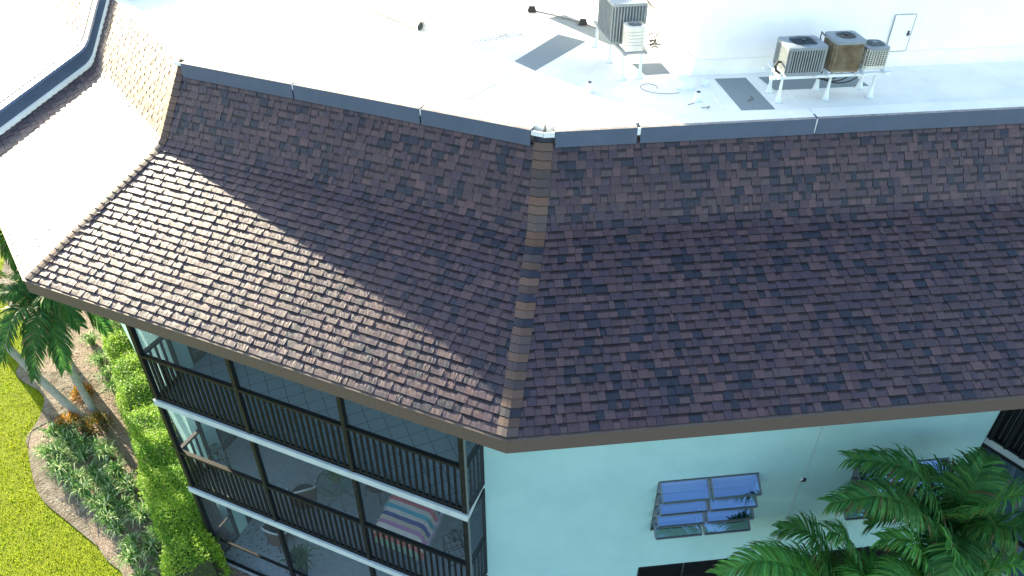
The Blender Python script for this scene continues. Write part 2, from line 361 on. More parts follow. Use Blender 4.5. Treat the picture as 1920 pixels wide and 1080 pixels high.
# penthouses
P1 = [(-1.39, 15.71), (.29, 16.98), (.17, 18.1), (-1.2, 19.0), (-3.1, 17.9)]
mb = MB(); mb.prism(P1, ZR, ZR + 2.3); mb.build('stair_penthouse', M['cream'], BLD)
def offpoly(P, d):
    n = len(P); out = []
    A = sum(P[i][0] * P[(i + 1) % n][1] - P[(i + 1) % n][0] * P[i][1] for i in range(n)); sg = 1 if A > 0 else -1
    for i in range(n):
        p0, p1, p2 = V((*P[i - 1], 0)), V((*P[i], 0)), V((*P[(i + 1) % n], 0))
        a = (p1 - p0).normalized(); b = (p2 - p1).normalized(); na = V((a.y, -a.x, 0)) * sg; nb = V((b.y, -b.x, 0)) * sg
        m = (na + nb).normalized(); out.append(XY(p1 + m * d / max(.3, m.dot(na))))
    return out
def curb(P, h, d, name='wall_base_flashing'):
    mb = MB(); Q = offpoly(P, d); Pq = offpoly(P, .012); n = len(P)
    for i in range(n):
        j = (i + 1) % n; a0 = V((*Q[i], ZR)); b0 = V((*Q[j], ZR)); a1 = V((*Pq[i], ZR + h)); b1 = V((*Pq[j], ZR + h)); am = a1 + (a0 - a1) * .45 + V((0, 0, -h * .28)); bm = b1 + (b0 - b1) * .45 + V((0, 0, -h * .28))
        mb.poly([a0, b0, bm, am]); mb.poly([am, bm, b1, a1])
    return mb.build(name, M['membrane'], BLD)
curb(P1, .26, .12)
q0 = V((3.37, 13.8, 0)); q1 = q0 + uB * 11.5; q2 = q1 + iB * 5; q3 = V((2.95, 17.76, 0)); q4 = V((2.75, 20.5, 0))
P2 = [XY(q0), XY(q1), XY(q2), XY(q4), XY(q3)]
mb = MB(); mb.prism(P2, ZR, ZR + 2.4); mb.build('mechanical_penthouse', M['cream'], BLD)
curb(P2, .25, .1)
mb = MB(); mb.prism([(1.28, 18.55), (2.5, 18.4), (2.6, 19.6), (1.4, 19.8)], ZR, ZR + 1.9); mb.build('shade_casting_block', M['cream'], BLD)  # unseen block, placed so its shadow falls on the mechanical penthouse's left wall
# small access door in the mechanical penthouse wall
doorO = q0 + uB * 3.64 + V((0, 0, ZR + .27)); nB = -iB
mb = MB(); mb.obox(doorO + uB * .2 + V((0, 0, .34)) + nB * .02, uB * .2, nB * .012, V((0, 0, .34)))
door = mb.build('access_door', M['cream'], BLD, bevel=.004)
mb = MB()
for a, b in (((0, 0), (0, .68)), ((.4, 0), (.4, .68)), ((0, .68), (.4, .68)), ((0, 0), (.4, 0))):
    mb.bar(doorO + uB * a[0] + V((0, 0, a[1])) + nB * .03, doorO + uB * b[0] + V((0, 0, b[1])) + nB * .03, .012, .012)
mb.build('door_frame', M['galv'], door)
mb = MB(); mb.tube([doorO + uB * .345 + V((0, 0, .33)) + nB * .03, doorO + uB * .345 + V((0, 0, .33)) + nB * .075, doorO + uB * .3 + V((0, 0, .33)) + nB * .085], .014, 8); mb.obox(doorO + uB * .345 + V((0, 0, .33)) + nB * .036, uB * .02, V((0, 0, .05)), nB * .004)
mb.build('handle', M['acdark'], door)
# utility box, conduit and pipe on the penthouse left wall
sd = (q0 - q3).normalized(); nl = V((sd.y, -sd.x, 0)); nl = nl if nl.x < 0 else -nl
mb = MB(); P = q3 + sd * .55; mb.obox(P + V((0, 0, ZR + .75)) + nl * .05, sd * .16, nl * .05, V((0, 0, .22))); mb.build('utility_box', M['galv'], BLD, bevel=.01)
mb = MB(); P = q3 + sd * .2; mb.tube([P + nl * .04 + V((0, 0, ZR + 1.5)), P + nl * .04 + V((0, 0, ZR + .3)), P + sd * .9 + nl * .06 + V((0, 0, ZR + .27)), P + sd * 1.05 + nl * .06 + V((0, 0, ZR + .1))], .016, 6); mb.build('conduit', M['copper'], BLD)
# ------------------------------------------------------------------ eave: fascia, drip edge, soffit
def offc(F, d, u0, u1): return F['O'] + F['i'] * d + F['u'] * u0, F['O'] + F['i'] * d + F['u'] * u1
for F, a, b, lb in ((FA, 0, LA, 'over the balconies'), (FB, 0, LBEND, 'over the windowed wall'), (FC, 0, 14, 'at the left end')):
    mb = MB(); ta = TAB if F is not FC else TAC; tb = TAC if F is FA else 0
    o0 = -.035; pr = [(o0, -.285), (o0, -.012), (.0, -.012), (.03, -.02), (.03, -.285)]
    def q(p, e): 
        d = p[0]; uu = (a + d * ta) if e == 0 else (b - d * tb)
        return F['O'] + F['i'] * d + F['u'] * uu + V((0, 0, ZE + p[1]))
    for i in range(len(pr)):
        j = (i + 1) % len(pr); mb.poly([q(pr[i], 0), q(pr[i], 1), q(pr[j], 1), q(pr[j], 0)])
    o = mb.build('fascia', M['fascia'], BLD); tag(o, 'brown metal fascia ' + lb)
    mb = MB(); pr = [(-.05, -.035), (-.05, -.008), (.05, .004), (.05, -.006), (-.038, -.02)]
    for i in range(len(pr)):
        j = (i + 1) % len(pr); mb.poly([q(pr[i], 0), q(pr[i], 1), q(pr[j], 1), q(pr[j], 0)])
    mb.build('drip_edge', M['fascia'], BLD)
sof = [XY(E1 + uB * LBEND + iB * .03), XY(E1 + iA * .03 + uA * .008), XY(E2 + iA * .03 - uA * .008), XY(E2 + uC * 14 + iC * .03), XY(E2 + uC * 14 + iC * 3.8), XY(E1 + uA * 8 + iA * 3.8), XY(E1 + uA * 1.2 + iA * 3.8), XY(E1 + uB * LBEND + iB * 3.8)]
mb = MB(); mb.prism(sof, ZE - .26, ZE - .24); mb.build('soffit', M['stucco'], BLD)
# ------------------------------------------------------------------ party parapet between roof faces C and D
def parq(u, s, h): return FC['O'] + FC['u'] * u + FC['i'] * prof(s)[0] + V((0, 0, ZE + prof(s)[1] + h))
def sweep(secs, mi_m, name, parent):     # section (u, height) swept up the mansard profile and a little way in over the flat roof
    mb = MB(); ends = []
    for s_, ex in ((0, -.06), (SL - .32, 0), (SL - .16, 0), (SL, 0), (SL + .16, 0), (SL + .32, 0), (SL + SU, 0), (SL + SU, 1.1)):
        ends.append([parq(u, s_, h) + FC['i'] * ex for u, h in secs])
    n = len(secs)
    for k in range(7):
        for i in range(n): j = (i + 1) % n; mb.poly([ends[k][i], ends[k][j], ends[k + 1][j], ends[k + 1][i]])
    mb.poly(ends[0]); mb.poly(ends[-1][::-1])
    return mb.build(name, mi_m, parent)
PP = sweep([(L0 + .02, -.12), (L0 + .02, .06), (L1, .06), (L1, -.12)], M['black'], 'party_parapet', BLD)
sweep([(L0 - .01, -.05), (L0 - .01, .085), (L0 + .11, .1), (L0 + .11, -.05)], M['membrane'], 'white_flashing', PP)
sweep([(L0 + .11, .03), (L0 + .09, .38), (L0 + .16, .42), (L0 + .34, .42), (L0 + .34, .03)], M['coping'], 'metal_cap', PP)
sweep([(L0 + .34, .03), (L0 + .343, .4), (L0 + .56, .395), (L0 + .56, .03)], M['coping'], 'metal_cap', PP)
sweep([(L0 + .56, .03), (L0 + .563, .415), (L1 + .03, .38), (L1 + .05, .1), (L1 + .05, .03)], M['coping'], 'metal_cap', PP)
sweep([(L1 + .05, .03), (L1 + .05, .26), (L1 + .13, .2), (L1 + .13, .03)], M['membrane'], 'white_flashing', PP)
# ------------------------------------------------------------------ walls
ZS = ZE - .26
SR = V((-.795, 8.35, 0)); AZW = -66.6; uW = dv(AZW); dW = dv(AZW + 90)       # balcony face
WB = V((-.506, 9.05, 0))
nBw = dv(AZB - 90 + 180)
def WP(u, d, z): return SR + uW * u + dW * d + V((0, 0, z))
def BP(u, o, z): return WB + uB * u + nBw * o + V((0, 0, z))
BW = 7.09; DEP = 3.3; LBW = 9.75
# wall B with window openings cut by building panels round them
wins = [(3.31, 5.29, -13.34, -11.79), (7.26, 9.2, -13.34, -11.87), (3.2, 5.18, -16.2, -14.6), (7.26, 9.2, -16.2, -14.7)]
mb = MB(); us = sorted({0, LBW} | {w[0] for w in wins} | {w[1] for w in wins}); zs = sorted({-16.96, ZS} | {w[2] for w in wins} | {w[3] for w in wins})
T = .2
for i in range(len(us) - 1):
    for j in range(len(zs) - 1):
        uc, zc = (us[i] + us[i + 1]) / 2, (zs[j] + zs[j + 1]) / 2
        if any(w[0] < uc < w[1] and w[2] < zc < w[3] for w in wins): continue
        mb.poly([BP(us[i], 0, zs[j]), BP(us[i + 1], 0, zs[j]), BP(us[i + 1], 0, zs[j + 1]), BP(us[i], 0, zs[j + 1])])
for w in wins:
    for a, b in (((w[0], w[2]), (w[1], w[2])), ((w[1], w[2]), (w[1], w[3])), ((w[1], w[3]), (w[0], w[3])), ((w[0], w[3]), (w[0], w[2]))):
        mb.poly([BP(a[0], 0, a[1]), BP(b[0], 0, b[1]), BP(b[0], -T, b[1]), BP(a[0], -T, a[1])])
mb.poly([BP(0, 0, -16.96), BP(0, 0, ZS), BP(0, -DEP, ZS), BP(0, -DEP, -16.96)])
mb.poly([BP(LBW, 0, -16.96), BP(LBW, 0, ZS), BP(LBW, -DEP, ZS), BP(LBW, -DEP, -16.96)])
mb.build('wall', M['stucco'], BLD)
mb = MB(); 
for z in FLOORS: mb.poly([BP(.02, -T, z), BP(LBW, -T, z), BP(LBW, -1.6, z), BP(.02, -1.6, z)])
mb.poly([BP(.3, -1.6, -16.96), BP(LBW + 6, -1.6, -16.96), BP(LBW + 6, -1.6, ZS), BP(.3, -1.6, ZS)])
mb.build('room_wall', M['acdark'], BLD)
# sliver walls: balcony left jamb, left face wall, back wall of balconies
CW0 = WP(BW, .76, 0)
mb = MB()
def vq(mb, a, b, z0, z1, mi=0): mb.poly([V((a.x, a.y, z0)), V((b.x, b.y, z0)), V((b.x, b.y, z1)), V((a.x, a.y, z1))], mi)
vq(mb, CW0, CW0 + uW * .35, -16.96, ZS); c1 = CW0 + uW * .35; vq(mb, c1, c1 + uC * 14, -16.96, ZS)
mb.build('wall', M['stucco'], BLD)
# ------------------------------------------------------------------ balconies
def fpoly(e=0): return [XY(WP(-e, -e, 0)), XY(WP(BW + e, -e, 0)), XY(WP(BW + e, .76, 0)), XY(WP(BW, .77, 0)), XY(WP(BW, DEP, 0)), XY(BP(.0, -DEP + .3, 0)), XY(BP(.0, -.0, 0)), XY(BP(-e * .9, e * .3, 0))]
def pane(mb, a, b, c, d): mb.poly([a, b, c, d])
STOR = [(-11.36, ZS, True, 'top'), (-14.16, -11.52, True, 'middle'), (-16.96, -14.32, False, 'ground')]
for fi, (z0, z1, rail, nm) in enumerate(STOR):
    bal = MB(); bal.prism(fpoly(.03), z0 - .16, z0 - .003); bo = bal.build('balcony', M['slab'], BLD); tag(bo, nm + ' floor screened balcony' if nm != 'ground' else 'ground floor screened porch')
    fl = MB(); P = fpoly(-.03); fl.poly([V((p[0], p[1], z0 + .001)) for p in P][::-1]); fl.build('floor', M['tile'] if fi == 0 else M['carpet'], bo)
    # ceiling above lower storeys is the slab; back and side walls
    bw = MB(); vq(bw, WP(BW, DEP - .02, 0), BP(.02, -DEP + .32, 0), z0, z1); vq(bw, WP(BW, 1.08, 0), WP(BW, 1.12, 0), z0, z1)
    vq(bw, WP(BW, 2.9, 0), WP(BW, DEP, 0), z0, z1)
    vq(bw, WP(BW, 1.12, 0), WP(BW, 2.9, 0), z0 + 2.15, z1)
    bw.obox(WP(BW + .02, .93, (z0 + z1) / 2), uW * .06, dW * .17, V((0, 0, (z1 - z0) / 2)))
    bw.build('inner_wall', M['stucco'], bo)
    sg = MB()
    for a, b in ((1.14, 1.98), (1.94, 2.88)):
        off = .0 if a < 1.5 else .05
        sg.poly([WP(BW + off, a, z0 + .03), WP(BW + off, b, z0 + .03), WP(BW + off, b, z0 + 2.12), WP(BW + off, a, z0 + 2.12)])
    sg.build('sliding_door', M['doorglass'], bo)
    df = MB()
    for a in (1.14, 1.96, 2.88): df.bar(WP(BW, a, z0), WP(BW, a, z0 + 2.15), .06, .06)
    df.bar(WP(BW, 1.14, z0 + .03), WP(BW, 2.9, z0 + .03), .06, .05); df.bar(WP(BW, 1.14, z0 + 2.13), WP(BW, 2.9, z0 + 2.13), .06, .05)
    df.build('door_frame', M['bronze'], bo)
    cu = MB(); N = 34
    for i in range(N):
        a, b = 1.2 + 1.6 * i / N, 1.2 + 1.6 * (i + 1) / N; oa = .14 + .03 * math.sin(i * 1.9); ob = .14 + .03 * math.sin((i + 1) * 1.9)
        if .35 < i / N < .6: continue
        cu.poly([WP(BW + oa, a, z0 + .05), WP(BW + ob, b, z0 + .05), WP(BW + ob, b, z0 + 2.1), WP(BW + oa, a, z0 + 2.1)])
    cu.build('curtain', M['curtain'], bo)
    # room behind the sliding door so that it is dark inside
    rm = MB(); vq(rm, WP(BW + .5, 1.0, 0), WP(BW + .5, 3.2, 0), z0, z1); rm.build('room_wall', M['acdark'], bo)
    # posts
    for u in (0.04, 2.36, 4.72, 7.05):
        p = MB(); w = .085 if .1 < u < 7 else .1
        p.obox(WP(u, .05, (z0 + z1) / 2), uW * w / 2, dW * .05, V((0, 0, (z1 - z0) / 2 - .003)))
        po = p.build('post', M['bronze'], bo, bevel=.004)
        if u < .1:
            p = MB(); p.obox(WP(-.022, .02, (z0 + z1) / 2), uW * .012, dW * .022, V((0, 0, (z1 - z0) / 2 - .006))); p.build('post_trim', M['grey_al'], po)
        if rail or True:
            for k in range(7):
                zz = z0 + .15 + k * .36
                p = MB(); p.obox(WP(u + (.0 if u < 7 else .03), -.003, zz), uW * .006, dW * .004, V((0, 0, .006))); p.build('screw_head', M['grey_al'], po)
    # side channel at wall B and left return channel
    p = MB(); p.bar(BP(-.03, .02, z0), BP(-.03, .02, z1), .07, .07); p.build('post', M['bronze'], bo)
    p = MB(); p.bar(WP(7.05, .72, z0), WP(7.05, .72, z1), .07, .07); p.build('post', M['bronze'], bo)
    runs = [(WP(.08, .05, 0), WP(2.32, .05, 0)), (WP(2.4, .05, 0), WP(4.68, .05, 0)), (WP(4.76, .05, 0), WP(7.0, .05, 0)), (WP(.02, .1, 0), BP(-.04, .05, 0)), (WP(7.05, .1, 0), WP(7.05, .69, 0))]
    for a, b in runs:
        r = MB(); L = (b - a).length; d = (b - a) / L
        if rail:
            r.bar(a + V((0, 0, z0 + 1.19)), b + V((0, 0, z0 + 1.19)), .085, .06); r.bar(a + V((0, 0, z0 + .06)), b + V((0, 0, z0 + .06)), .045, .05)
            n = max(2, round(L / .132))
            for k in range(1, n): q = a + d * (L * k / n); r.bar(q + V((0, 0, z0 + .06)), q + V((0, 0, z0 + 1.18)), .042, .04)
            r.build('railing', M['bronze'], bo)
        else:
            r.bar(a + V((0, 0, z0 + .9)), b + V((0, 0, z0 + .9)), .05, .05); r.build('rail', M['bronze'], bo)
        r = MB(); r.bar(a + V((0, 0, z0 + .015)), b + V((0, 0, z0 + .015)), .07, .03); r.build('screen_sill', M['bronze'], bo); r = MB(); r.bar(a + V((0, 0, z1 - .02)), b + V((0, 0, z1 - .02)), .07, .03); r.build('screen_head', M['bronze'], bo)
        s = MB(); nn = V((d.y, -d.x, 0)) * .03; s.poly([a + nn + V((0, 0, z0 + .03)), b + nn + V((0, 0, z0 + .03)), b + nn + V((0, 0, z1 - .03)), a + nn + V((0, 0, z1 - .03))]); s.build('insect_screen', M['screen'], bo)
# ------------------------------------------------------------------ second balcony at the right end of wall B
d2 = dv(144); n2 = dv(54)
Q0 = BP(LBW + .02, 0, 0)
for fi, (z0, z1, rail, nm) in enumerate(STOR):
    a = Q0; b = Q0 + d2 * 2.4
    m_ = MB(); m_.prism([XY(a), XY(b), XY(b + n2 * 2.5), XY(a + n2 * 2.5)], z0 - .24, z0); bo = m_.build('balcony', M['slab'], BLD); tag(bo, nm + ' floor balcony at the right end of the wall')
    r = MB()
    if fi == 0:
        for k in range(9): q = a + d2 * (.06 + k * .29); r.bar(q + V((0, 0, z0)), q + V((0, 0, z1)), .05, .05)
        for h in (.05, 1.2): r.bar(a + V((0, 0, z0 + h)), b + V((0, 0, z0 + h)), .06, .05)
        r.build('railing', M['bronze'], bo)
        r = MB(); 
        for k in range(26): q = a + d2 * (.02 + k * .095) - n2 * -.12; r.bar(q + V((0, 0, z0)), q + V((0, 0, z1)), .09, .012, up=n2)
        r.build('louver_shutter', M['bronze'], bo)
    else:
        r.bar(a + V((0, 0, z1 - .03)), b + V((0, 0, z1 - .03)), .06, .06); r.bar(a + V((0, 0, z0 + .95)), b + V((0, 0, z0 + .95)), .06, .06)
        for k in range(3): q = a + d2 * (.03 + k * 1.15); r.bar(q + V((0, 0, z0)), q + V((0, 0, z1)), .06, .06)
        r.build('window_frame', M['bronze'], bo)
        g = MB(); g.poly([a + V((0, 0, z0)), b + V((0, 0, z0)), b + V((0, 0, z1)), a + V((0, 0, z1))]); g.build('glazing', M['glass'], bo)
        g = MB(); g.poly([a + n2 * .6 + V((0, 0, z0)), b + n2 * .6 + V((0, 0, z0)), b + n2 * .6 + V((0, 0, z1)), a + n2 * .6 + V((0, 0, z1))]); g.build('curtain', M['curtain'], bo)
# ------------------------------------------------------------------ awning windows in wall B
def window(w, tilt, label, dark=False):
    u0, u1, z0, z1 = w; um = (u0 + u1) / 2; f = MB()
    for a, b in (((u0, z0), (u1, z0)), ((u0, z1), (u1, z1)), ((u0, z0), (u0, z1)), ((u1, z0), (u1, z1)), ((um, z0), (um, z1))):
        f.bar(BP(a[0], -.03, a[1]), BP(b[0], -.03, b[1]), .05, .05)
    fo = f.build('window', M['grey_al'], BLD); tag(fo, label)
    n = 4; ph = (z1 - z0 - .06) / n; ct, st = math.cos(R(tilt)), math.sin(R(tilt))
    for c in range(2):
        a = (u0 + .03) if c == 0 else (um + .03); b = (um - .03) if c == 0 else (u1 - .03)
        for k in range(n):
            zt = z1 - .03 - k * ph; tl = tilt + rnd.uniform(-2.5, 2.5); ct, st = math.cos(R(tl)), math.sin(R(tl)); L = ph + .02
            T0 = lambda u, t: BP(u, .0 + st * L * t, zt - ct * L * t)
            s = MB(); s.bar(T0(a, 0), T0(b, 0), .03, .03)
            s.bar(T0(a, 1), T0(b, 1), .035, .03); s.bar(T0(a, 0), T0(a, 1), .035, .025); s.bar(T0(b, 0), T0(b, 1), .035, .025)
            so = s.build('sash', M['grey_al'] if not dark else M['bronze'], fo)
            s = MB(); s.poly([T0(a, .02), T0(b, .02), T0(b, .98), T0(a, .98)]); s.build('pane', M['glass'] if not dark else M['darkpane'], so)
    i = MB(); i.poly([BP(u0, -.19, z0), BP(u1, -.19, z0), BP(u1, -.19, z1), BP(u0, -.19, z1)]); i.build('blind', M['curtain'] if not dark else M['black'], fo)
window(wins[0], 52, 'open awning window on the bare wall')
window(wins[1], 48, 'open awning window behind the palm fronds')
window(wins[2], 2, 'dark lower window at the picture bottom', True)
window(wins[3], 6, 'dark closed window low behind the palms', True)
# scupper with hairline crack / conduit
s = MB(); s.obox(BP(6.24, .03, -12.12), uB * .045, nBw * .02, V((0, 0, .03))); sc_o = s.build('wall_scupper', M['black'], BLD)
s = MB(); s.tube([BP(6.28, .006, ZS), BP(6.25, .006, -12.07)], .006, 6); s.tube([BP(6.19, .01, -12.15), BP(6.2, .01, -14.5)], .011, 6); s.build('wall_conduit', M['slab'], BLD)
s = MB(); s.obox(BP(6.19, .02, -12.09), uB * .03, nBw * .03, V((0, 0, .012))); s.build('scupper_hood', M['white'], sc_o)
# ================================================================== roof things
def pad(P, label):
    mb = MB(); mb.prism(P, ZR + .002, ZR + .006); o = mb.build('walkway_pad', M['pad']); tag(o, label, 'roof pad', 'grey walkway pads on the flat roof')
pad([(.05, 14.39), (.96, 15.87), (1.49, 15.46), (.43, 13.91)], 'long grey pad in shade left of the two paired condensers')
pad([(.8, 16.9), (1.17, 17.13), (1.62, 16.5), (2.3, 15.65), (1.95, 15.3), (1.2, 16.35)], 'grey pad reaching under the tall grey condenser')
pad([(3.7, 13.52), (4.28, 13.57), (4.45, 12.21), (3.87, 12.16)], 'bare grey pad left of the stand with three condensers')
pad([(4.52, 13.6), (4.66, 13.0), (6.4, 13.2), (6.3, 13.75)], 'grey pad under the stand with three condensers')
pad([(2.28, 14.25), (2.84, 14.28), (2.93, 13.78), (2.46, 13.7)], 'small grey pad right of the small beige condenser')
pad([(-1.1, 12.95), (-.25, 14.2), (.05, 13.75), (-.75, 12.6)], 'pad washed out by sun in the bright part of the roof')
def cone(mb, x, y, z1, r0=.055, r1=.018): mb.tube([(x, y, ZR), (x, y, ZR + .03), (x, y, ZR + .16), (x, y, z1)], [r0 * 1.5, r0, r0 * .55, r1], 12)
# stand for three condensers
ZP = -5.0
st = empty('equipment_stand', (5.35, 12.6, ZR), 'white steel stand carrying three condensers in a row', 'stand')
for x, y in ((4.53, 12.93), (4.57, 12.5), (5.39, 13.03), (5.42, 12.6), (6.19, 13.11), (6.22, 12.7)):
    l = MB(); cone(l, x, y, ZP - .04); l.build('leg', M['white'], st, smooth=True)
fr = MB(); yy = lambda x, b: b + (x - 4.5) * .115
for b in (12.42, 12.86): fr.bar((4.32, yy(4.32, b), ZP - .03), (6.42, yy(6.42, b), ZP - .03), .05, .05)
for x in (4.45, 5.08, 5.3, 5.8, 5.92, 6.3): fr.bar((x, yy(x, 12.3), ZP + .005), (x, yy(x, 13.0), ZP + .005), .04, .035)
fr.build('frame', M['white'], st)
ld_ = MB()
for j in range(5):
    r0 = .1 + .03 * j; x0 = 5.25 + .12 * j
    ld_.tube([(x0 + r0 * 1.6 * math.cos(a), 12.95, ZP - .12 - r0 * math.sin(a)) for a in [math.pi * k / 10 for k in range(11)]], .011, 6)
ld_.build('refrigerant_line', M['black'], st)
def rrect(w, d, r, seg=5):
    P = []
    for cx, cy, a0 in ((w - r, d - r, 0), (-w + r, d - r, 90), (-w + r, -d + r, 180), (w - r, -d + r, 270)):
        for k in range(seg + 1): a = R(a0 + 90 * k / seg); P.append((cx + r * math.cos(a), cy + r * math.sin(a)))
    return P
def condenser(c, rot, w, d, h, body, top, coil, style, label, fanr=.72, zp=ZP, r=.07):
    root = empty('condenser_unit', (c[0], c[1], zp + .025), label, 'air conditioner', 'condenser units on the flat roof')
    ca, sa = math.cos(R(rot)), math.sin(R(rot))
    def X(x, y, z): return V((c[0] + x * ca - y * sa, c[1] + x * sa + y * ca, zp + .025 + z))
    ux, uy, uz = V((ca, sa, 0)), V((-sa, ca, 0)), V((0, 0, 1)); w /= 2; d /= 2
    def ring(mb, w, d, r, z0, z1, mi=0):
        P = rrect(w, d, r); Q = [XY(X(x, y, 0)) for x, y in P]; mb.prism(Q, zp + .025 + z0, zp + .025 + z1, mi)
    b = MB(); ring(b, w * .93, d * .93, r, .03, h * .97); co = b.build('coil', coil, root)
    b = MB(); ring(b, w * 1.0, d * 1.0, r, 0, .05); b.build('base_pan', body if style != 'vert' else M['acgrey'], root)
    cb = MB(); P = rrect(w, d, r, 4)
    if style in ('vert', 'big'):
        nv = 13 if style == 'vert' else 10
        for sx in (1, -1):
            for k in range(nv + 1):
                t = -1 + 2 * k / nv; cb.bar(X(t * (w - r * .6), sx * d * .985, .04), X(t * (w - r * .6), sx * d * .985, h * .97), .016 if style == 'vert' else .022, .02)
                cb.bar(X(sx * w * .985, t * (d - r * .6), .04), X(sx * w * .985, t * (d - r * .6), h * .97), .016 if style == 'vert' else .022, .02)
        if True:
            nh = 26
            for k in range(nh):
                z = .07 + (h - .12) * k / nh
                for (x, y) in ((w, d), (-w, d), (-w, -d), (w, -d)):
                    sxx, syy = (1 if x > 0 else -1), (1 if y > 0 else -1)
                    cb.obox(X(x - sxx * r * .55, y - syy * r * .55, z), (ux * sxx + uy * syy).normalized() * .018, (ux * sxx - uy * syy).normalized() * r * .62, uz * .0035)
            if style == 'big':
                for k in range(30):
                    z = .06 + (h - .12) * k / 30
                    for sx in (1, -1): cb.obox(X(0, sx * d * .97, z), ux * (w - r * .5), uy * .006, uz * .003); cb.obox(X(sx * w * .97, 0, z), uy * (d - r * .5), ux * .006, uz * .003)
    elif style == 'rust':
        for k in range(44):
            t = -1 + 2 * k / 43
            for sx in (1, -1): cb.obox(X(t * (w - r), sx * d * .985, h / 2), ux * .0022, uy * .008, uz * h * .46); cb.obox(X(sx * w * .985, t * (d - r), h / 2), uy * .0022, ux * .008, uz * h * .46)
        for z in (.28, .5, .74): ring(cb, w * .99, d * .99, r, h * z, h * z + .012)
    elif style == 'grid':
        for k in range(9):
            z = .05 + (h - .08) * k / 8; ring(cb, w * .985, d * .985, r, z, z + .008)
        for k in range(8):
            t = -1 + 2 * k / 7
            for sx in (1, -1): cb.obox(X(t * (w - r * .5), sx * d * .985, h / 2), ux * .005, uy * .006, uz * h * .46); cb.obox(X(sx * w * .985, t * (d - r * .5), h / 2), uy * .005, ux * .006, uz * h * .46)
    elif style == 'band':
        for k in range(6): ring(cb, w, d, r, .05 + (h - .07) * k / 6, .05 + (h - .07) * (k + .88) / 6)
    cb.build('louver_guard', body, root)
    # top panel with fan opening
    tp = MB(); Po = rrect(w * 1.02, d * 1.02, r, 6); n = len(Po); fr_ = min(w, d) * fanr; z1 = h; z0 = h - .05
    import math as m_
    Pi = []
    for (x, y) in Po: a = m_.atan2(y, x); Pi.append((fr_ * m_.cos(a), fr_ * m_.sin(a)))
    for i in range(n):
        j = (i + 1) % n
        tp.poly([X(*Po[i], z1), X(*Po[j], z1), X(*Pi[j], z1 + .015), X(*Pi[i], z1 + .015)]); tp.poly([X(*Po[i], z0), X(*Po[j], z0), X(*Po[j], z1), X(*Po[i], z1)])
        tp.poly([X(*Pi[i], z1 + .015), X(*Pi[j], z1 + .015), X(*Pi[j], z1 - .06), X(*Pi[i], z1 - .06)])
    tp.build('top_panel', top, root)
    fb = MB()
    for k in range(3 if style != 'band' else 4):
        a = R(120 * k + 20); q = V((m_.cos(a), m_.sin(a), 0)); pts = []
        for t, w_ in ((.15, .25), (.95, .42)):
            for sgn in (-1, 1): b_ = a + sgn * w_ * .8; pts.append(X(fr_ * t * m_.cos(b_), fr_ * t * m_.sin(b_), h - .05 + sgn * .015))
        fb.poly([pts[0], pts[1], pts[3], pts[2]])
    fb.tube([X(0, 0, h - .09), X(0, 0, h - .025)], .05, 10); fb.build('fan', M['fan'], root)
    g = MB()
    for rr in (.25, .42, .6, .78, .97):
        g.tube([X(fr_ * rr * m_.cos(R(a)), fr_ * rr * m_.sin(R(a)), h + .02 + .02 * (1 - rr)) for a in range(0, 361, 20)], .0022, 4, cap=False)
    for a in range(0, 360, 45): g.tube([X(0, 0, h + .04), X(fr_ * m_.cos(R(a)), fr_ * m_.sin(R(a)), h + .018)], .0028, 4)
    g.tube([X(0, 0, h + .02), X(0, 0, h + .045)], .035, 10)
    g.build('fan_grille', M['galv'] if style in ('grid', 'band') else M['fan'], root)
    return root
def front_c(fl, fr, bl):   # centre from measured bottom corners
    return ((fr[0] + bl[0]) / 2, (fr[1] + bl[1]) / 2)
condenser((4.83, 12.66), 6.5, .66, .56, .47, M['galv'], M['acgrey'], M['acdark'], 'vert', 'grey slatted condenser, left of the three in a row', .85)
u = condenser((5.57, 12.78), 6.5, .52, .52, .52, M['rust'], M['acgrey'], M['rust'], 'rust', 'rusty tan condenser, middle of the three in a row', .66)
condenser((6.12, 12.86), 6.5, .4, .42, .36, M['beigeac'], M['galv'], M['coilgreen'], 'grid', 'small condenser with olive wire grid, right of the three in a row', .9)
p = MB(); p.tube([(4.47, 12.42, ZP + .05), (4.40, 12.42, ZP + .09), (4.38, 12.44, ZP + .17), (4.43, 12.5, ZP + .21), (4.49, 12.55, ZP + .19)], .022, 8)
tag(p.build('insulated_pipe', M['black']), 'black insulated pipe looping at the side of the grey slatted condenser', 'pipe')
p = MB(); p.tube([(5.22, 12.75, ZP + .3), (5.16, 12.8, ZP + .52), (5.2, 12.9, ZP + .58), (5.28, 12.95, ZP + .5)], .01, 6)
tag(p.build('cable', M['black']), 'black cable between the slatted and the rusty condenser', 'cable')
# stand and pair of condensers at the left
st = empty('equipment_stand', (2.0, 14.3, ZR), 'white steel stand carrying the tall grey and the small beige condenser', 'stand')
for x, y in ((1.68, 15.16), (1.86, 14.35), (2.0, 13.5), (2.33, 13.57)):
    l = MB(); cone(l, x, y, ZP - .02); l.build('leg', M['white'], st, smooth=True)
fr = MB(); fr.bar((1.62, 15.2, ZP - .01), (2.02, 13.42, ZP - .01), .045, .05); fr.bar((2.25, 15.3, ZP - .01), (2.4, 13.5, ZP - .01), .045, .05)
for a, b in (((1.62, 15.15), (2.3, 15.25)), ((1.78, 14.4), (2.3, 14.45)), ((1.98, 13.48), (2.4, 13.55))): fr.bar((*a, ZP - .012), (*b, ZP - .012), .04, .04)
fr.build('frame', M['galv'], st)
condenser((2.02, 14.34), 10, .64, .96, .72, M['galv'], M['galv'], M['acdark'], 'big', 'tall grey louvered condenser with a white plate, behind the small beige one', .8, ZP)
condenser((2.17, 13.66), 12, .34, .34, .42, M['beigeac'], M['beigeac'], M['acdark'], 'band', 'small beige banded condenser in front of the tall grey one', .82, ZP, r=.09)
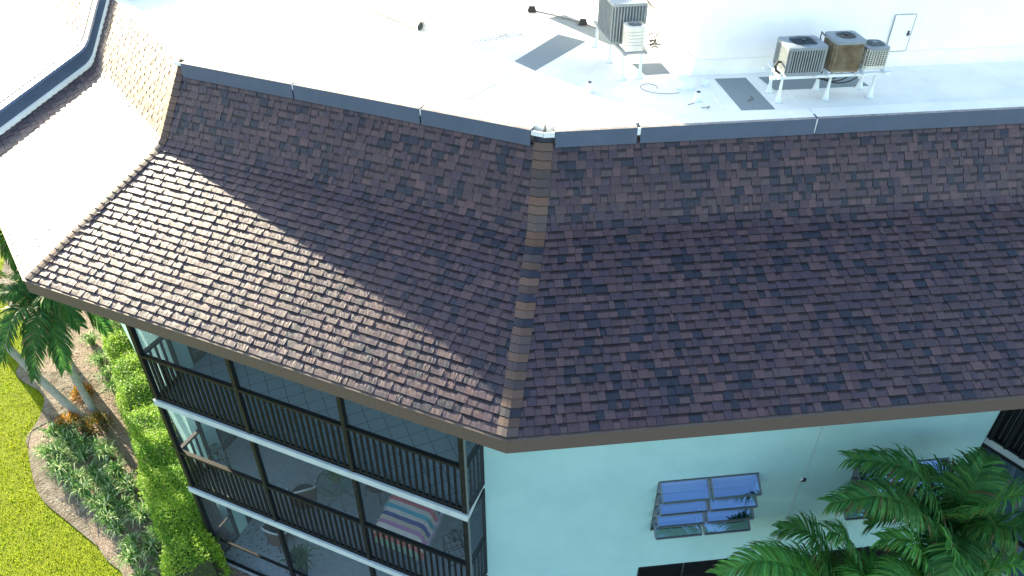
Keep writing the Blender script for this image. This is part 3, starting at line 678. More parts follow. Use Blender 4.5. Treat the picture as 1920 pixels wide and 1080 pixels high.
p = MB()
for k in range(8):
    a = V((2.42 + rnd.uniform(0, .1), 13.62 + rnd.uniform(-.05, .1), ZP + rnd.uniform(0, .25))); p.tube([a, a + V((.07, 0, .03)), a + V((rnd.uniform(.08, .2), rnd.uniform(-.1, .1), rnd.uniform(-.15, .1)))], .014, 6)
tag(p.build('pipe_bundle', M['copper']), 'tangle of weathered pipes right of the small beige condenser', 'pipes')
# cable trapezoids, vents, pipe, hoses
for (x, y), lb in (((.44, 17.3), 'black trapezoid cable weight beside the stair penthouse corner'), ((1.51, 16.45), 'black trapezoid cable weight left of the tall grey condenser')):
    t = empty('cable_weight', (x, y, ZR + .014), lb, 'cable weight', 'black cable weights on the flat roof')
    m = MB(); z = ZR + .014; n = len(m.v); w0, w1 = .1, .06
    m.v += [(x - w0, y - .05, z), (x + w0, y - .05, z), (x + w0, y + .05, z), (x - w0, y + .05, z), (x - w1, y - .03, z + .12), (x + w1, y - .03, z + .12), (x + w1, y + .03, z + .12), (x - w1, y + .03, z + .12)]
    for q in ((3, 2, 1, 0), (4, 5, 6, 7), (0, 1, 5, 4), (1, 2, 6, 5), (2, 3, 7, 6), (3, 0, 4, 7)): m.f.append(tuple(n + k for k in q)); m.m.append(0); m.c.append(None)
    m.build('body', M['black'], t)
    m = MB(); m.tube([(x - .045, y, z + .12), (x - .04, y, z + .16), (x + .04, y, z + .16), (x + .045, y, z + .12)], .008, 6); m.build('handle', M['galv'], t)
p = MB(); p.tube([(.44, 17.35, ZR + .03), (.9, 17.05, ZR + .025), (1.51, 16.5, ZR + .03), (1.75, 16.1, ZR + .06), (1.72, 15.3, ZR + .4)], .011, 6); tag(p.build('cable', M['copper']), 'thin cable running from penthouse past the two black weights', 'cable')
def vent(x, y, h, r, label, stub):
    t = empty('vent_pipe', (x, y, ZR), label, 'vent', 'white vent pipes on the flat roof')
    m = MB(); m.tube([(x, y, ZR), (x, y, ZR + .015), (x, y, ZR + h * .55), (x, y, ZR + h)], [r * 1.9, r * 1.5, r * 1.1, r], 14); m.build('flashing_cone', M['white'], t, smooth=True)
    if stub: m = MB(); m.tube([(x, y, ZR + h), (x, y, ZR + h + .012)], r * .7, 10); m.build('pipe_end', M['acdark'], t)
vent(1.36, 12.95, .17, .055, 'white vent cone with dark rim standing alone in front of the pads', True)
vent(3.2, 12.55, .16, .05, 'white vent cone with dark rim near the bare pad', True)
vent(3.47, 13.25, .12, .05, 'plain white vent cone by the mechanical penthouse wall', False)
m = MB(); m.tube([(3.1, 13.15, ZR), (3.1, 13.15, ZR + .16), (3.1, 13.15, ZR + .17)], [.16, .15, .05], 14); tag(m.build('roof_hatch_cap', M['white']), 'squat round white cap left of the plain vent cone', 'vent')
p = empty('roof_duct', (-2.6, 16.9, ZR), 'cream sheet metal duct lying on the bright roof, open at its right end', 'duct')
a, b = V((-3.33, 17.65, ZR + .09)), V((-1.95, 16.15, ZR + .09)); dd = (b - a).normalized(); sx = V((dd.y, -dd.x, 0))
m = MB(); 
def ductring(c, r): return [c + sx * r * math.cos(R(k)) + V((0, 0, r * math.sin(R(k)))) for k in range(22, 382, 45)]
rings = [ductring(a, .07), ductring(a + (b - a) * .8, .075), ductring(b, .085), ductring(b + dd * .1, .12)]
for i in range(3):
    for k in range(8): m.poly([rings[i][k], rings[i][(k + 1) % 8], rings[i + 1][(k + 1) % 8], rings[i + 1][k]])
m.poly(ductring(a, .07)); m.build('duct_body', M['beigeac'], p)
m = MB(); m.poly(ductring(b + dd * .04, .08)); m.build('duct_mouth', M['acdark'], p)
p = MB(); p.tube([(2.3 + .28 * math.cos(a / 3.0) + .12 * a / 4, 13.05 + .22 * math.sin(a / 3.0), ZR + .012) for a in range(0, 17)], .005, 5); tag(p.build('loose_wire', M['copper']), 'thin looped wire lying in front of the small beige condenser stand', 'wire')
p = MB()
for (x, y, a, l) in ((4.05, 12.5, 40, .16), (4.17, 12.6, 100, .1), (3.0, 12.35, 20, .12), (3.2, 12.22, 10, .14), (3.3, 12.2, 50, .08)):
    p.bar((x, y, ZR + .02), (x + l * math.cos(R(a)), y + l * math.sin(R(a)), ZR + .03), .012, .01)
tag(p.build('twig_debris', M['copper']), 'small dark twigs scattered on the white roof near the bare pad', 'debris', kind='stuff')
p = MB()
for k in range(170):
    q = V((rnd.gauss(-.15, .33), 0, 0)); x = q.x; y = 15.75 + (x + .2) * .45 + rnd.gauss(0, .09); a = rnd.uniform(0, 6.28); r = rnd.uniform(.006, .022)
    p.poly([(x + r * math.cos(a + t), y + r * math.sin(a + t) * .8, ZR + .004 + .002 * (t > 3)) for t in (0, 1.9, 4.1)])
for k in range(60):
    x = rnd.uniform(1.2, 2.6); y = rnd.uniform(16.6, 17.6); a = rnd.uniform(0, 6.28); r = rnd.uniform(.006, .02)
    p.poly([(x + r * math.cos(a + t), y + r * math.sin(a + t) * .8, ZR + .004 + .002 * (t > 3)) for t in (0, 1.9, 4.1)])
tag(p.build('leaf_litter', M['copper']), 'dry brown leaf litter on the white roof by the penthouse', 'litter', kind='stuff')
#GARDEN
# ================================================================== ground
GZ = -16.98
mb = MB(); mb.poly([(-160, -120, GZ - .045), (160, -120, GZ - .045), (160, 200, GZ - .045), (-160, 200, GZ - .045)]); tag(mb.build('ground', M['farground']), kind='structure')
mb = MB(); mb.poly([(-32, 2, GZ - .03), (-5, 2, GZ - .03), (-5, 34, GZ - .03), (-32, 34, GZ - .03)]); tag(mb.build('lawn', M['lawn']), kind='structure')
bed = [(-19.5, 24.5), (-18.5, 22.1), (-16.8, 20.45), (-15.9, 19.2), (-15.72, 17.8), (-14.45, 16.9), (-14.1, 16.1), (-14.0, 15.2), (-13.55, 14.3), (-12.65, 13.06), (-11.48, 12.22), (-10.12, 11.28), (-9.3, 10.5), (-8.4, 9.2), (-7.6, 7.5)]
def smooth(P, n=5):
    out = []
    for i in range(len(P) - 1):
        p0, p1, p2, p3 = [V((*P[max(0, min(len(P) - 1, i + k))], 0)) for k in (-1, 0, 1, 2)]
        for k in range(n):
            t = k / n; out.append(XY(.5 * ((2 * p1) + (p2 - p0) * t + (2 * p0 - 5 * p1 + 4 * p2 - p3) * t * t + (3 * p1 - p0 - 3 * p2 + p3) * t ** 3)))
    return out + [P[-1]]
bedl = smooth(bed); inner = [(4, 7.5), (12, 8), (12, 24.5)]
mb = MB(); 
for i in range(len(bedl) - 1): mb.poly([V((*bedl[i], GZ)), V((*bedl[i + 1], GZ)), V((bedl[i + 1][0] + 22, bedl[i + 1][1] + 4, GZ)), V((bedl[i][0] + 22, bedl[i][1] + 4, GZ))])
tag(mb.build('mulch_bed', M['mulch']), kind='structure')
# pale sandy strip along the bed edge
mb = MB()
for i in range(len(bedl) - 1):
    t = i / len(bedl); w0 = .28 + .35 * math.sin(i * .31) + (1.2 if 20 < i < 34 else 0) * math.sin((i - 20) / 14 * 3.14) ; t1 = i + 1; w1 = .28 + .35 * math.sin(t1 * .31) + (1.2 if 20 < t1 < 34 else 0) * math.sin((t1 - 20) / 14 * 3.14)
    mb.poly([V((*bedl[i], GZ + .012)), V((*bedl[i + 1], GZ + .012)), V((bedl[i + 1][0] + w1, bedl[i + 1][1] + w1 * .5, GZ + .012)), V((bedl[i][0] + w0, bedl[i][1] + w0 * .5, GZ + .012))])
tag(mb.build('sandy_path', M['sand']), kind='structure')
def inside(x, y, P):
    c = False; n = len(P)
    for i in range(n):
        x1, y1 = P[i]; x2, y2 = P[(i + 1) % n]
        if (y1 > y) != (y2 > y) and x < (x2 - x1) * (y - y1) / (y2 - y1) + x1: c = not c
    return c
lawnP = bedl + [(-14, 7.0), (-24, 12), (-26, 24.5)]
mb = MB()
for k in range(110000):
    x = rnd.uniform(-21, -8); y = rnd.uniform(8.5, 24)
    if not inside(x, y, lawnP): continue
    g = .5 + .5 * math.sin(x * 1.7 + math.sin(y * 1.3) * 2); a = rnd.uniform(0, 6.28); h = rnd.uniform(.025, .06); w = rnd.uniform(.005, .012); lx, ly = rnd.gauss(0, .025), rnd.gauss(0, .025)
    q = rnd.random(); c = (.15 + .16 * q + .05 * g, .27 + .14 * q, .005 + .01 * q)
    dx, dy = w * math.cos(a), w * math.sin(a)
    mb.poly([(x - dx, y - dy, GZ - .03), (x + dx, y + dy, GZ - .03), (x + lx, y + ly, GZ - .03 + h)], 0, c)
tag(mb.build('lawn_grass', M['grassblade']), 'short bright yellow green lawn grass beside the planting bed', 'grass', kind='stuff')
# pebbles / mulch chips
mb = MB()
for k in range(5200):
    t = rnd.random(); i = rnd.randrange(4, len(bedl) - 6); x = bedl[i][0] + rnd.uniform(.02, 4.2); y = bedl[i][1] + rnd.uniform(0, 1.8); r = rnd.uniform(.012, .04); a = rnd.uniform(0, 6.28)
    j = rnd.random(); c = (.1 + .3 * j, .075 + .25 * j, .05 + .2 * j)
    P = [V((x + r * math.cos(a + s), y + r * .6 * math.sin(a + s), GZ + .02 + rnd.uniform(0, .02))) for s in (0, 1.6, 3.2, 4.7)]; mb.poly(P, 0, c)
tag(mb.build('mulch_chips', M['grassblade']), 'loose mulch chips and dry leaves strewn over the planting bed', 'mulch', kind='stuff')
# ------------------------------------------------------------------ hedge
hA, hB = V((-12.75, 19.3, 0)), V((-7.3, 10.15, 0)); hd = (hB - hA).normalized(); hn = V((hd.y, -hd.x, 0)); HL = (hB - hA).length
root = empty('hedge', XY((hA + hB) / 2) + (GZ,), 'long clipped green hedge between the building wall and the planting bed', 'hedge')
mb = MB()
for k in range(48000):
    t = rnd.uniform(0, HL); wd = .52 + .07 * math.sin(t * 1.9) + .05 * math.sin(t * 4.3 + 1); ht = 1.33 + .07 * math.sin(t * 2.3) + .06 * math.sin(t * 5.1)
    r = rnd.random()
    if r < .55: s = rnd.uniform(-wd, wd); z = ht + rnd.gauss(0, .045) - .12 * (abs(s) / wd) ** 3
    elif r < .9: s = rnd.choice((-1, 1)) * (wd + rnd.gauss(0, .04)); z = rnd.uniform(.05, ht)
    else: s = rnd.uniform(-wd, wd); z = rnd.uniform(.3, ht - .05)
    if t < .2 or t > HL - .2: t += rnd.gauss(0, .05)
    p = hA + hd * t + hn * s + V((0, 0, GZ + z)); L = rnd.uniform(.018, .042)
    ax = V((rnd.gauss(0, 1), rnd.gauss(0, 1), rnd.gauss(0, .5))).normalized(); bx = ax.cross(V((rnd.gauss(0, .5), rnd.gauss(0, .5), 1))).normalized()
    patch = .5 + .5 * math.sin(t * 3.1 + s * 5 + 2 * math.sin(t * 1.1)); q = rnd.random()
    yl = .6 * q + .4 * patch; c = (.07 + .25 * yl, .22 + .26 * yl, .02 + .02 * yl)
    mb.poly([p - ax * L, p + bx * L * .5, p + ax * L, p - bx * L * .5], 0, c)
mb.build('foliage', M['leaf'], root)
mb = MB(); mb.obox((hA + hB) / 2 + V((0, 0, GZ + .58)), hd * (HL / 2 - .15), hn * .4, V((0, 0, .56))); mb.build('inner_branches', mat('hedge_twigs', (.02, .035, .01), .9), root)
mb = MB()
for k in range(40): q = hA + hd * (HL * (k + .5) / 40) + V((0, 0, GZ)); mb.tube([q, q + V((rnd.uniform(-.05, .05), 0, .5))], .015, 5)
mb.build('stem', M['bark'], root)
# ------------------------------------------------------------------ palm fronds
def cr(P, n):
    out = []
    for i in range(len(P) - 1):
        p0, p1, p2, p3 = [P[max(0, min(len(P) - 1, i + k))] for k in (-1, 0, 1, 2)]
        for k in range(n):
            t = k / n; out.append(.5 * ((2 * p1) + (p2 - p0) * t + (2 * p0 - 5 * p1 + 4 * p2 - p3) * t * t + (3 * p1 - p0 - 3 * p2 + p3) * t ** 3))
    return out + [P[-1]]
def frond(P, leafL, tone, parent, droop=.55, dens=30, curl=.3, wid=.019):
    P = [V(p) for p in P]; path = cr(P, 10); mb = MB()
    Ls = [0]
    for i in range(1, len(path)): Ls.append(Ls[-1] + (path[i] - path[i - 1]).length)
    tot = Ls[-1]
    mb.tube(path[::2] if len(path) % 2 else path, [.017 * (1 - .85 * i / (len(path) // 2)) + .002 for i in range(len(path[::2]))], 5, col=(tone[0] * 1.5 + .03, tone[1] * 1.35 + .03, tone[2] * 1.1))
    n = int(dens * tot); j = 0
    for k in range(n):
        s = tot * (.1 + .9 * (k + .5) / n)
        while j < len(Ls) - 2 and Ls[j + 1] < s: j += 1
        q = (s - Ls[j]) / max(1e-6, Ls[j + 1] - Ls[j]); p = path[j].lerp(path[j + 1], q); t = (path[j + 1] - path[j]).normalized()
        side = t.cross(V((0, 0, 1)));
        side = side.normalized() if side.length > .05 else V((1, 0, 0))
        up = side.cross(t)
        f = s / tot; env = (.5 + .5 * min(1, f / .25)) * (1 - .55 * max(0, (f - .6) / .4))
        for sg in (-1, 1):
            L = leafL * env * rnd.uniform(.82, 1.12); fw = .45 + .7 * f + rnd.uniform(-.12, .12)
            d0 = (side * sg + t * fw + up * rnd.uniform(.05, .45)).normalized()
            d1 = (d0 + V((0, 0, -droop * rnd.uniform(.6, 1.3)))).normalized(); d2 = (d1 + V((0, 0, -droop * 1.3))).normalized()
            a = p; b = a + d0 * L * .35; c = b + d1 * L * .35; e = c + d2 * L * .3
            wv = (t - d0 * t.dot(d0)).normalized() * wid * rnd.uniform(.8, 1.15) * (.6 + .5 * env)
            wv = (wv + up * rnd.uniform(-.4, .4) * wid).normalized() * wv.length
            m_ = rnd.uniform(.65, 1.45); yl = rnd.random() ** 3; col = (tone[0] * m_ + .06 * yl, tone[1] * m_ + .06 * yl, tone[2] * m_)
            tipc = (.16, .12, .05) if rnd.random() < .12 else col
            if rnd.random() < .02: col = (.17, .13, .06)
            mb.poly([a - wv * .5, b - wv, b + wv, a + wv * .5], 0, col); mb.poly([b - wv, c - wv * .85, c + wv * .85, b + wv], 0, col); mb.poly([c - wv * .85, e, c + wv * .85], 0, tipc)
    return mb.build('frond', M['leaf'], parent)
def arc(c, az, el, L, sag, n=3):   # a frond rising at el and sagging over
    d = dv(az); out = [V(c)]
    for k in range(1, n + 1):
        t = k / n; out.append(V(c) + d * L * t * math.cos(R(el)) * (1 - .12 * t) + V((0, 0, L * t * math.sin(R(el)) - sag * t * t)))
    return out
def trunk(root, P, r0, r1):
    mb = MB(); path = cr([V(p) for p in P], 10); N = len(path)
    mb.tube(path, [(r0 + (r1 - r0) * i / (N - 1)) * (1 + .04 * math.sin(i * 1.7)) for i in range(N)], 14); mb.build('trunk', M['bark'], root, smooth=True)
M['crownshaft'] = mat('green_crownshaft', (.12, .25, .06), .45, col2=(.2, .33, .09), scale=4)
TG = (.05, .18, .045); TB = (.08, .27, .055)
# right clump: three palms in front of the stucco wall
pal = empty('palm_tree', (7.7, 8.3, GZ), 'tallest palm in front of the stucco wall, fronds reaching over the right window', 'palm tree', 'palms in front of the stucco wall')
C1 = V((7.8, 8.4, -12.0)); trunk(pal, [(7.7, 8.3, GZ), (7.85, 8.3, -15), C1 - V((0, 0, .5))], .12, .075)
m = MB(); m.tube([C1 - V((0, 0, .75)), C1 - V((0, 0, .3)), C1 + V((0, 0, .15))], [.085, .075, .03], 12); m.build('crownshaft', M['crownshaft'], pal, smooth=True)
for P in ([C1, (7.09, 8.5, -10.67), (6.54, 8.64, -10.35), (5.75, 8.72, -10.3)], [C1, (6.91, 8.15, -10.95), (5.95, 7.86, -10.2), (5.12, 7.77, -10.25)],
          [C1, (7.8, 8.37, -10.87), (8.1, 8.71, -10.44), (8.35, 9.0, -10.5)], [C1, (7.75, 7.95, -10.74), (7.95, 7.7, -9.95), (8.3, 7.6, -9.85)],
          [C1, (8.1, 7.97, -11.1), (8.6, 7.5, -10.7), (9.1, 7.2, -10.9)], [C1, (7.4, 8.74, -11.73), (7.1, 9.0, -12.1), (6.9, 9.1, -12.7)], [C1, (7.55, 7.9, -11.3), (7.2, 7.3, -11.15), (6.9, 6.9, -11.6)],
          [C1, (7.75, 8.6, -11.1), (7.55, 8.9, -10.9), (7.2, 9.1, -11.3)], [C1, (7.5, 8.35, -11.3), (7.0, 8.45, -11.1), (6.5, 8.5, -11.6)], [C1, (8.1, 8.7, -11.1), (8.5, 9.0, -10.9), (8.9, 9.2, -11.3)]):
    frond(P, .66, TG, pal, dens=36)
for az, el, L, sg in ((60, 40, 1.6, .9), (100, 35, 1.7, 1.1), (140, 30, 1.5, 1.1), (190, 45, 1.4, 1.0), (20, 30, 1.2, 1.0), (230, 25, 1.5, 1.2)): frond(arc(C1, az, el, L, sg), .6, TG, pal, dens=34)
m = MB()
for k in range(9): a = k * .7; m.tube([C1, C1 + V((.1 * math.cos(a), .1 * math.sin(a), .45)), C1 + V((.25 * math.cos(a), .25 * math.sin(a), .62))], [.012, .008, .003], 5)
m.build('spear_leaf', M['crownshaft'], pal)
pal = empty('palm_tree', (6.2, 7.8, GZ), 'lower palm left of the tallest, one frond pointing to the dark lower window', 'palm tree', 'palms in front of the stucco wall')
C2 = V((6.2, 8.0, -13.2)); trunk(pal, [(6.2, 7.8, GZ), (6.1, 7.9, -15), C2 - V((0, 0, .4))], .11, .07)
m = MB(); m.tube([C2 - V((0, 0, .65)), C2 - V((0, 0, .2)), C2 + V((0, 0, .15))], [.08, .07, .03], 12); m.build('crownshaft', M['crownshaft'], pal, smooth=True)
for P in ([C2, (5.47, 8.12, -11.95), (5.15, 8.25, -11.65), (4.8, 8.4, -11.85)], [C2, (5.1, 7.67, -12.0), (4.1, 7.35, -11.2), (3.4, 7.27, -11.5)],
          [C2, (5.95, 7.87, -12.0), (5.65, 7.83, -11.25), (5.3, 7.79, -11.05)], [C2, (5.6, 8.3, -12.9), (5.0, 8.3, -12.8), (4.5, 8.2, -13.2)], [C2, (6.1, 7.6, -12.2), (5.9, 7.3, -11.6), (5.5, 7.0, -11.6)]):
    frond(P, .66, TG if P[1][1] > 7.7 else TB, pal, dens=36)
for az, el, L, sg in ((60, 40, 1.6, .9), (120, 45, 1.6, 1.1), (160, 50, 1.6, 1.2), (200, 45, 1.7, 1.2), (240, 35, 1.6, 1.2)): frond(arc(C2, az, el, L, sg), .6, TB, pal, dens=34)
pal = empty('palm_tree', (7.5, 7.6, GZ), 'bushy palm nearest the camera at the bottom right corner', 'palm tree', 'palms in front of the stucco wall')
C3 = V((7.45, 7.6, -12.6)); trunk(pal, [(7.5, 7.6, GZ), (7.5, 7.5, -15), C3 - V((0, 0, .4))], .11, .07)
m = MB(); m.tube([C3 - V((0, 0, .65)), C3 - V((0, 0, .2)), C3 + V((0, 0, .15))], [.08, .07, .03], 12); m.build('crownshaft', M['crownshaft'], pal, smooth=True)
for P in ([C3, (7.05, 7.6, -11.66), (6.64, 7.65, -11.1), (6.2, 7.75, -11.2)], [C3, (7.41, 7.55, -11.7), (7.3, 7.5, -11.2), (7.05, 7.5, -10.8)], [C3, (7.87, 7.4, -11.8), (8.05, 7.2, -11.1), (8.4, 7.1, -11.1)],
          [C3, (6.9, 7.3, -11.7), (6.3, 7.1, -11.3), (5.7, 6.95, -11.6)], [C3, (7.3, 7.1, -11.6), (7.2, 6.7, -11.2), (7.0, 6.3, -11.4)], [C3, (7.8, 7.1, -11.8), (8.1, 6.7, -11.5), (8.4, 6.4, -11.7)]):
    frond(P, .62, TB, pal, dens=36)
for az, el, L, sg in ((270, 40, 1.5, 1.0), (300, 45, 1.4, .9), (90, 45, 1.5, 1.0), (60, 50, 1.4, .9), (130, 30, 1.5, 1.1)): frond(arc(C3, az, el, L, sg), .6, TB, pal, dens=34)
# left palms
pal = empty('palm_tree', (-12.38, 16.01, GZ), 'upright palm under the left eave corner with a big hanging frond', 'palm tree', 'palms at the left corner of the building')
C4 = V((-12.25, 15.85, -12.9)); trunk(pal, [(-12.38, 16.01, GZ), (-12.55, 16.05, -15.2), C4 - V((0, 0, .3))], .11, .075)
m = MB(); m.tube([C4 - V((0, 0, .7)), C4 - V((0, 0, .2)), C4 + V((0, 0, .2))], [.1, .09, .03], 12); m.build('crownshaft', M['crownshaft'], pal, smooth=True)
for P in ([C4, (-11.9, 15.55, -12.35), (-11.7, 15.05, -12.75), (-11.5, 14.5, -13.7)], [C4, (-11.7, 15.9, -12.5), (-11.3, 16.0, -12.8), (-10.95, 15.9, -13.6)], [C4, (-12.5, 15.3, -12.3), (-12.7, 14.8, -12.6), (-12.9, 14.4, -13.3)],
          [C4, (-12.8, 15.9, -12.2), (-13.5, 15.8, -12.4), (-14.1, 15.6, -13.2)], [C4, (-12.2, 16.4, -12.2), (-12.1, 17.1, -12.3), (-12.0, 17.7, -13.1)], [C4, (-12.7, 16.3, -12.1), (-13.2, 16.9, -12.3), (-13.6, 17.4, -13.1)],
          [C4, (-11.8, 16.3, -12.3), (-11.4, 16.7, -12.5), (-11.1, 17.1, -13.2)], [C4, (-12.1, 15.3, -12.4), (-12.1, 14.7, -12.9), (-12.2, 14.3, -13.8)], [C4, (-12.0, 15.7, -12.2), (-11.6, 15.5, -12.2), (-11.2, 15.3, -12.9)]):
    frond(P, .62, (.035, .12, .03), pal, droop=.75, dens=34, wid=.022)
pal = empty('palm_tree', (-12.7, 15.86, GZ), 'slanting palm leaning out over the lawn at the left edge', 'palm tree', 'palms at the left corner of the building')
C5 = V((-14.95, 16.6, -13.0)); trunk(pal, [(-12.7, 15.86, GZ), (-13.65, 16.15, -15.6), (-14.5, 16.45, -14.2), C5 - V((0, 0, .2))], .12, .08)
m = MB(); m.tube([C5 - V((0, 0, .5)), C5 - V((0, 0, .1)), C5 + V((0, 0, .2))], [.1, .09, .03], 12); m.build('crownshaft', M['crownshaft'], pal, smooth=True)
for az in range(0, 360, 40): frond(arc(C5, az + rnd.uniform(-12, 12), rnd.uniform(25, 60), 2.1, rnd.uniform(1.0, 1.6)), .6, (.04, .13, .02), pal, droop=.7, dens=26, wid=.022)
pal = empty('palm_tree', (-14.6, 18.6, GZ), 'tall palm whose fronds show beside the left roof edge', 'palm tree', 'palms at the left corner of the building')
C6 = V((-14.2, 18.4, -11.6)); trunk(pal, [(-14.6, 18.6, GZ), (-14.5, 18.5, -14), C6 - V((0, 0, .2))], .14, .085)
m = MB(); m.tube([C6 - V((0, 0, .5)), C6 + V((0, 0, .2))], [.1, .03], 12); m.build('crownshaft', M['crownshaft'], pal, smooth=True)
for az in range(0, 360, 36): frond(arc(C6, az + rnd.uniform(-12, 12), rnd.uniform(20, 55), 2.3, rnd.uniform(1.2, 1.9)), .6, (.03, .1, .015), pal, droop=.7, dens=24, wid=.022)
pal = empty('palm_tree', (-18.3, 20.6, GZ), 'palm on the lawn beyond the left picture edge', 'palm tree', 'palms at the left corner of the building')
C7 = V((-18.5, 20.9, -12.2)); trunk(pal, [(-18.3, 20.6, GZ), (-18.4, 20.7, -14.5), C7 - V((0, 0, .2))], .2, .12)
m = MB(); m.tube([C7 - V((0, 0, .5)), C7 + V((0, 0, .2))], [.12, .03], 12); m.build('crownshaft', M['crownshaft'], pal, smooth=True)
for az in range(0, 360, 36): frond(arc(C7, az + rnd.uniform(-12, 12), rnd.uniform(20, 55), 2.3, rnd.uniform(1.2, 1.9)), .6, (.03, .1, .015), pal, droop=.7, dens=20, wid=.022)
# ------------------------------------------------------------------ grassy tufts, crotons
def tuftmesh(n, h, spread, seed, cols, w=.011):
    r = random.Random(seed); mb = MB()
    for k in range(n):
        a = r.uniform(0, 6.283); d = V((math.cos(a), math.sin(a), 0)); s = V((-d.y, d.x, 0)); o = V((r.gauss(0, .05), r.gauss(0, .05), 0)); hh = h * r.uniform(.6, 1.1); sp = spread * r.uniform(.3, 1.1); c = r.choice(cols); j = r.uniform(.8, 1.2); c = tuple(x * j for x in c)
        p = [o, o + d * sp * .3 + V((0, 0, hh * .7)), o + d * sp * .7 + V((0, 0, hh * .95)), o + d * sp * 1.1 + V((0, 0, hh * .62))]; ww = [w * .6, w, w * .9, 0]
        for i in range(3):
            q = [p[i] - s * ww[i], p[i] + s * ww[i], p[i + 1] + s * ww[i + 1], p[i + 1] - s * ww[i + 1]]; mb.poly(q[:3] if i == 2 else q, 0, c)
    return mb
lc = [(.1, .23, .06), (.2, .36, .1), (.55, .65, .38), (.08, .19, .05)]
protos = []
for k in range(4):
    root = empty('grass_tuft', (0, 0, 0)); mbt = tuftmesh(130, .42, .42, k, lc); mbt.build('blades', M['leaf'], root); protos.append(root)
spots = []; lirP = [(-13.7, 15.35), (-12.5, 15.2), (-11.1, 14.3), (-9.0, 11.7), (-7.6, 9.9), (-8.5, 10.1), (-9.7, 11.4), (-11.1, 12.75), (-12.3, 13.6), (-13.3, 14.6)]
for k in range(4000):
    x, y = rnd.uniform(-14, -7), rnd.uniform(9, 17)
    if inside(x, y, lirP) and all((x - a) ** 2 + (y - b) ** 2 > .155 for a, b in spots): spots.append((x, y))
for x, y in ((-12.6, 17.6), (-12.2, 17.0), (-13.2, 18.2), (-13.9, 19.2), (-12.9, 18.6), (-11.75, 16.9)): spots.append((x, y))
for i, (x, y) in enumerate(spots):
    rz, s = rnd.uniform(0, 6.28), rnd.uniform(.75, 1.15)
    if i < 4: o = protos[i]; o.location = (x, y, GZ + .01); o.rotation_euler = (0, 0, rz); o.scale = (s, s, s)
    else: o = copy_tree(protos[i % 4], (x, y, GZ + .01), rz, s)
    tag(o, 'green and pale striped grassy tuft in the planting bed beside the hedge', 'plant', 'grassy tufts in the planting bed')
for (x, y, s, lb) in ((-13.1, 16.75, 1.0, 'orange croton farthest from the camera, left of the upright palm trunk'), (-12.95, 15.5, 1.1, 'orange croton at the foot of the slanting palm, nearest the lawn'), (-12.1, 15.45, 1.15, 'darker olive croton right of the palm trunk bases')):
    root = empty('croton_shrub', (x, y, GZ), lb, 'shrub', 'croton shrubs at the palm trunks'); m = MB()
    cols = [(.35, .12, .02), (.28, .16, .02), (.12, .13, .02), (.4, .2, .03)] if s < 1.12 else [(.1, .1, .02), (.2, .1, .02), (.06, .09, .02)]
    for k in range(420):
        a, b = rnd.uniform(0, 6.28), rnd.uniform(0, 1); r = .36 * s * rnd.uniform(.5, 1.05); p = V((x + r * math.cos(a) * math.sqrt(1 - b * b), y + r * math.sin(a) * math.sqrt(1 - b * b), GZ + .08 + r * b * 1.2)); out = (p - V((x, y, GZ))).normalized()
        ax = (out + V((rnd.gauss(0, .5), rnd.gauss(0, .5), rnd.gauss(0, .3)))).normalized(); bx = ax.cross(V((rnd.random(), rnd.random(), 1))).normalized(); L = rnd.uniform(.05, .09); c = rnd.choice(cols)
        m.poly([p - ax * L, p + bx * L * .3, p + ax * L, p - bx * L * .3], 0, c)
    m.build('foliage', M['leaf'], root); m = MB()
    for k in range(5): m.tube([(x, y, GZ), (x + rnd.uniform(-.15, .15), y + rnd.uniform(-.15, .15), GZ + .3)], .012, 5)
    m.build('stem', M['bark'], root)
# ================================================================== things on the balconies
F2, F3 = -14.16, -16.96
def rot(c, a):
    ca, sa = math.cos(a), math.sin(a); return lambda x, y, z: V((c[0] + x * ca - y * sa, c[1] + x * sa + y * ca, c[2] + z))
def tubchair(c, a, label):
    root = empty('wicker_chair', c, label, 'chair', 'wicker chairs on the balconies'); X = rot(c, a)
    m = MB(); N = 16; P0 = []; P1 = []; P2 = []
    for k in range(N + 1):
        t = math.pi * (k / N) * 1.15 - .235; x, y = .3 * math.cos(t), .3 * math.sin(t); hb = .62 + .26 * max(0, math.sin(t)) ** 1.5
        P0.append(X(x * .85, y * .85, .2)); P1.append(X(x * 1.05, y * 1.05, hb)); P2.append(X(x * .96, y * .96, hb))
    for k in range(N): m.poly([P0[k], P0[k + 1], P1[k + 1], P1[k]]); m.poly([P1[k], P1[k + 1], P2[k + 1], P2[k]]); m.poly([P2[k], P2[k + 1], P0[k + 1] + V((0, 0, .03)), P0[k] + V((0, 0, .03))])
    m.build('backrest', M['rattan'], root)
    m = MB(); m.tube([p + V((0, 0, .012)) for p in P1], .022, 6); m.build('armrest_rim', M['curtain'], root)
    m = MB(); m.tube([X(0, 0, .3), X(0, 0, .33), X(0, 0, .43), X(0, 0, .45)], [.2, .265, .265, .22], 16); m.build('seat', M['cushion'], root)
    for sx, sy in ((1, 1), (1, -1), (-1, 1), (-1, -1)): m = MB(); m.tube([X(.18 * sx, .18 * sy, .3), X(.22 * sx, .22 * sy, 0)], .016, 6); m.build('leg', M['rattan'], root)
pc = WP(4.35, .62, F2); tubchair(pc, R(200), 'dark wicker chair facing the glass table on the middle balcony')
tubchair(WP(3.05, 1.55, F2), R(330), 'wicker chair behind the glass table on the middle balcony')
tubchair(WP(5.95, 1.0, F3), R(150), 'wicker armchair on the ground floor porch')
c = WP(3.72, 1.0, F2); t = empty('glass_table', c, 'round glass table on the middle balcony between two wicker chairs', 'table')
m = MB(); m.tube([c + V((0, 0, .7)), c + V((0, 0, .712))], .42, 28); m.build('tabletop', M['railglass'], t)
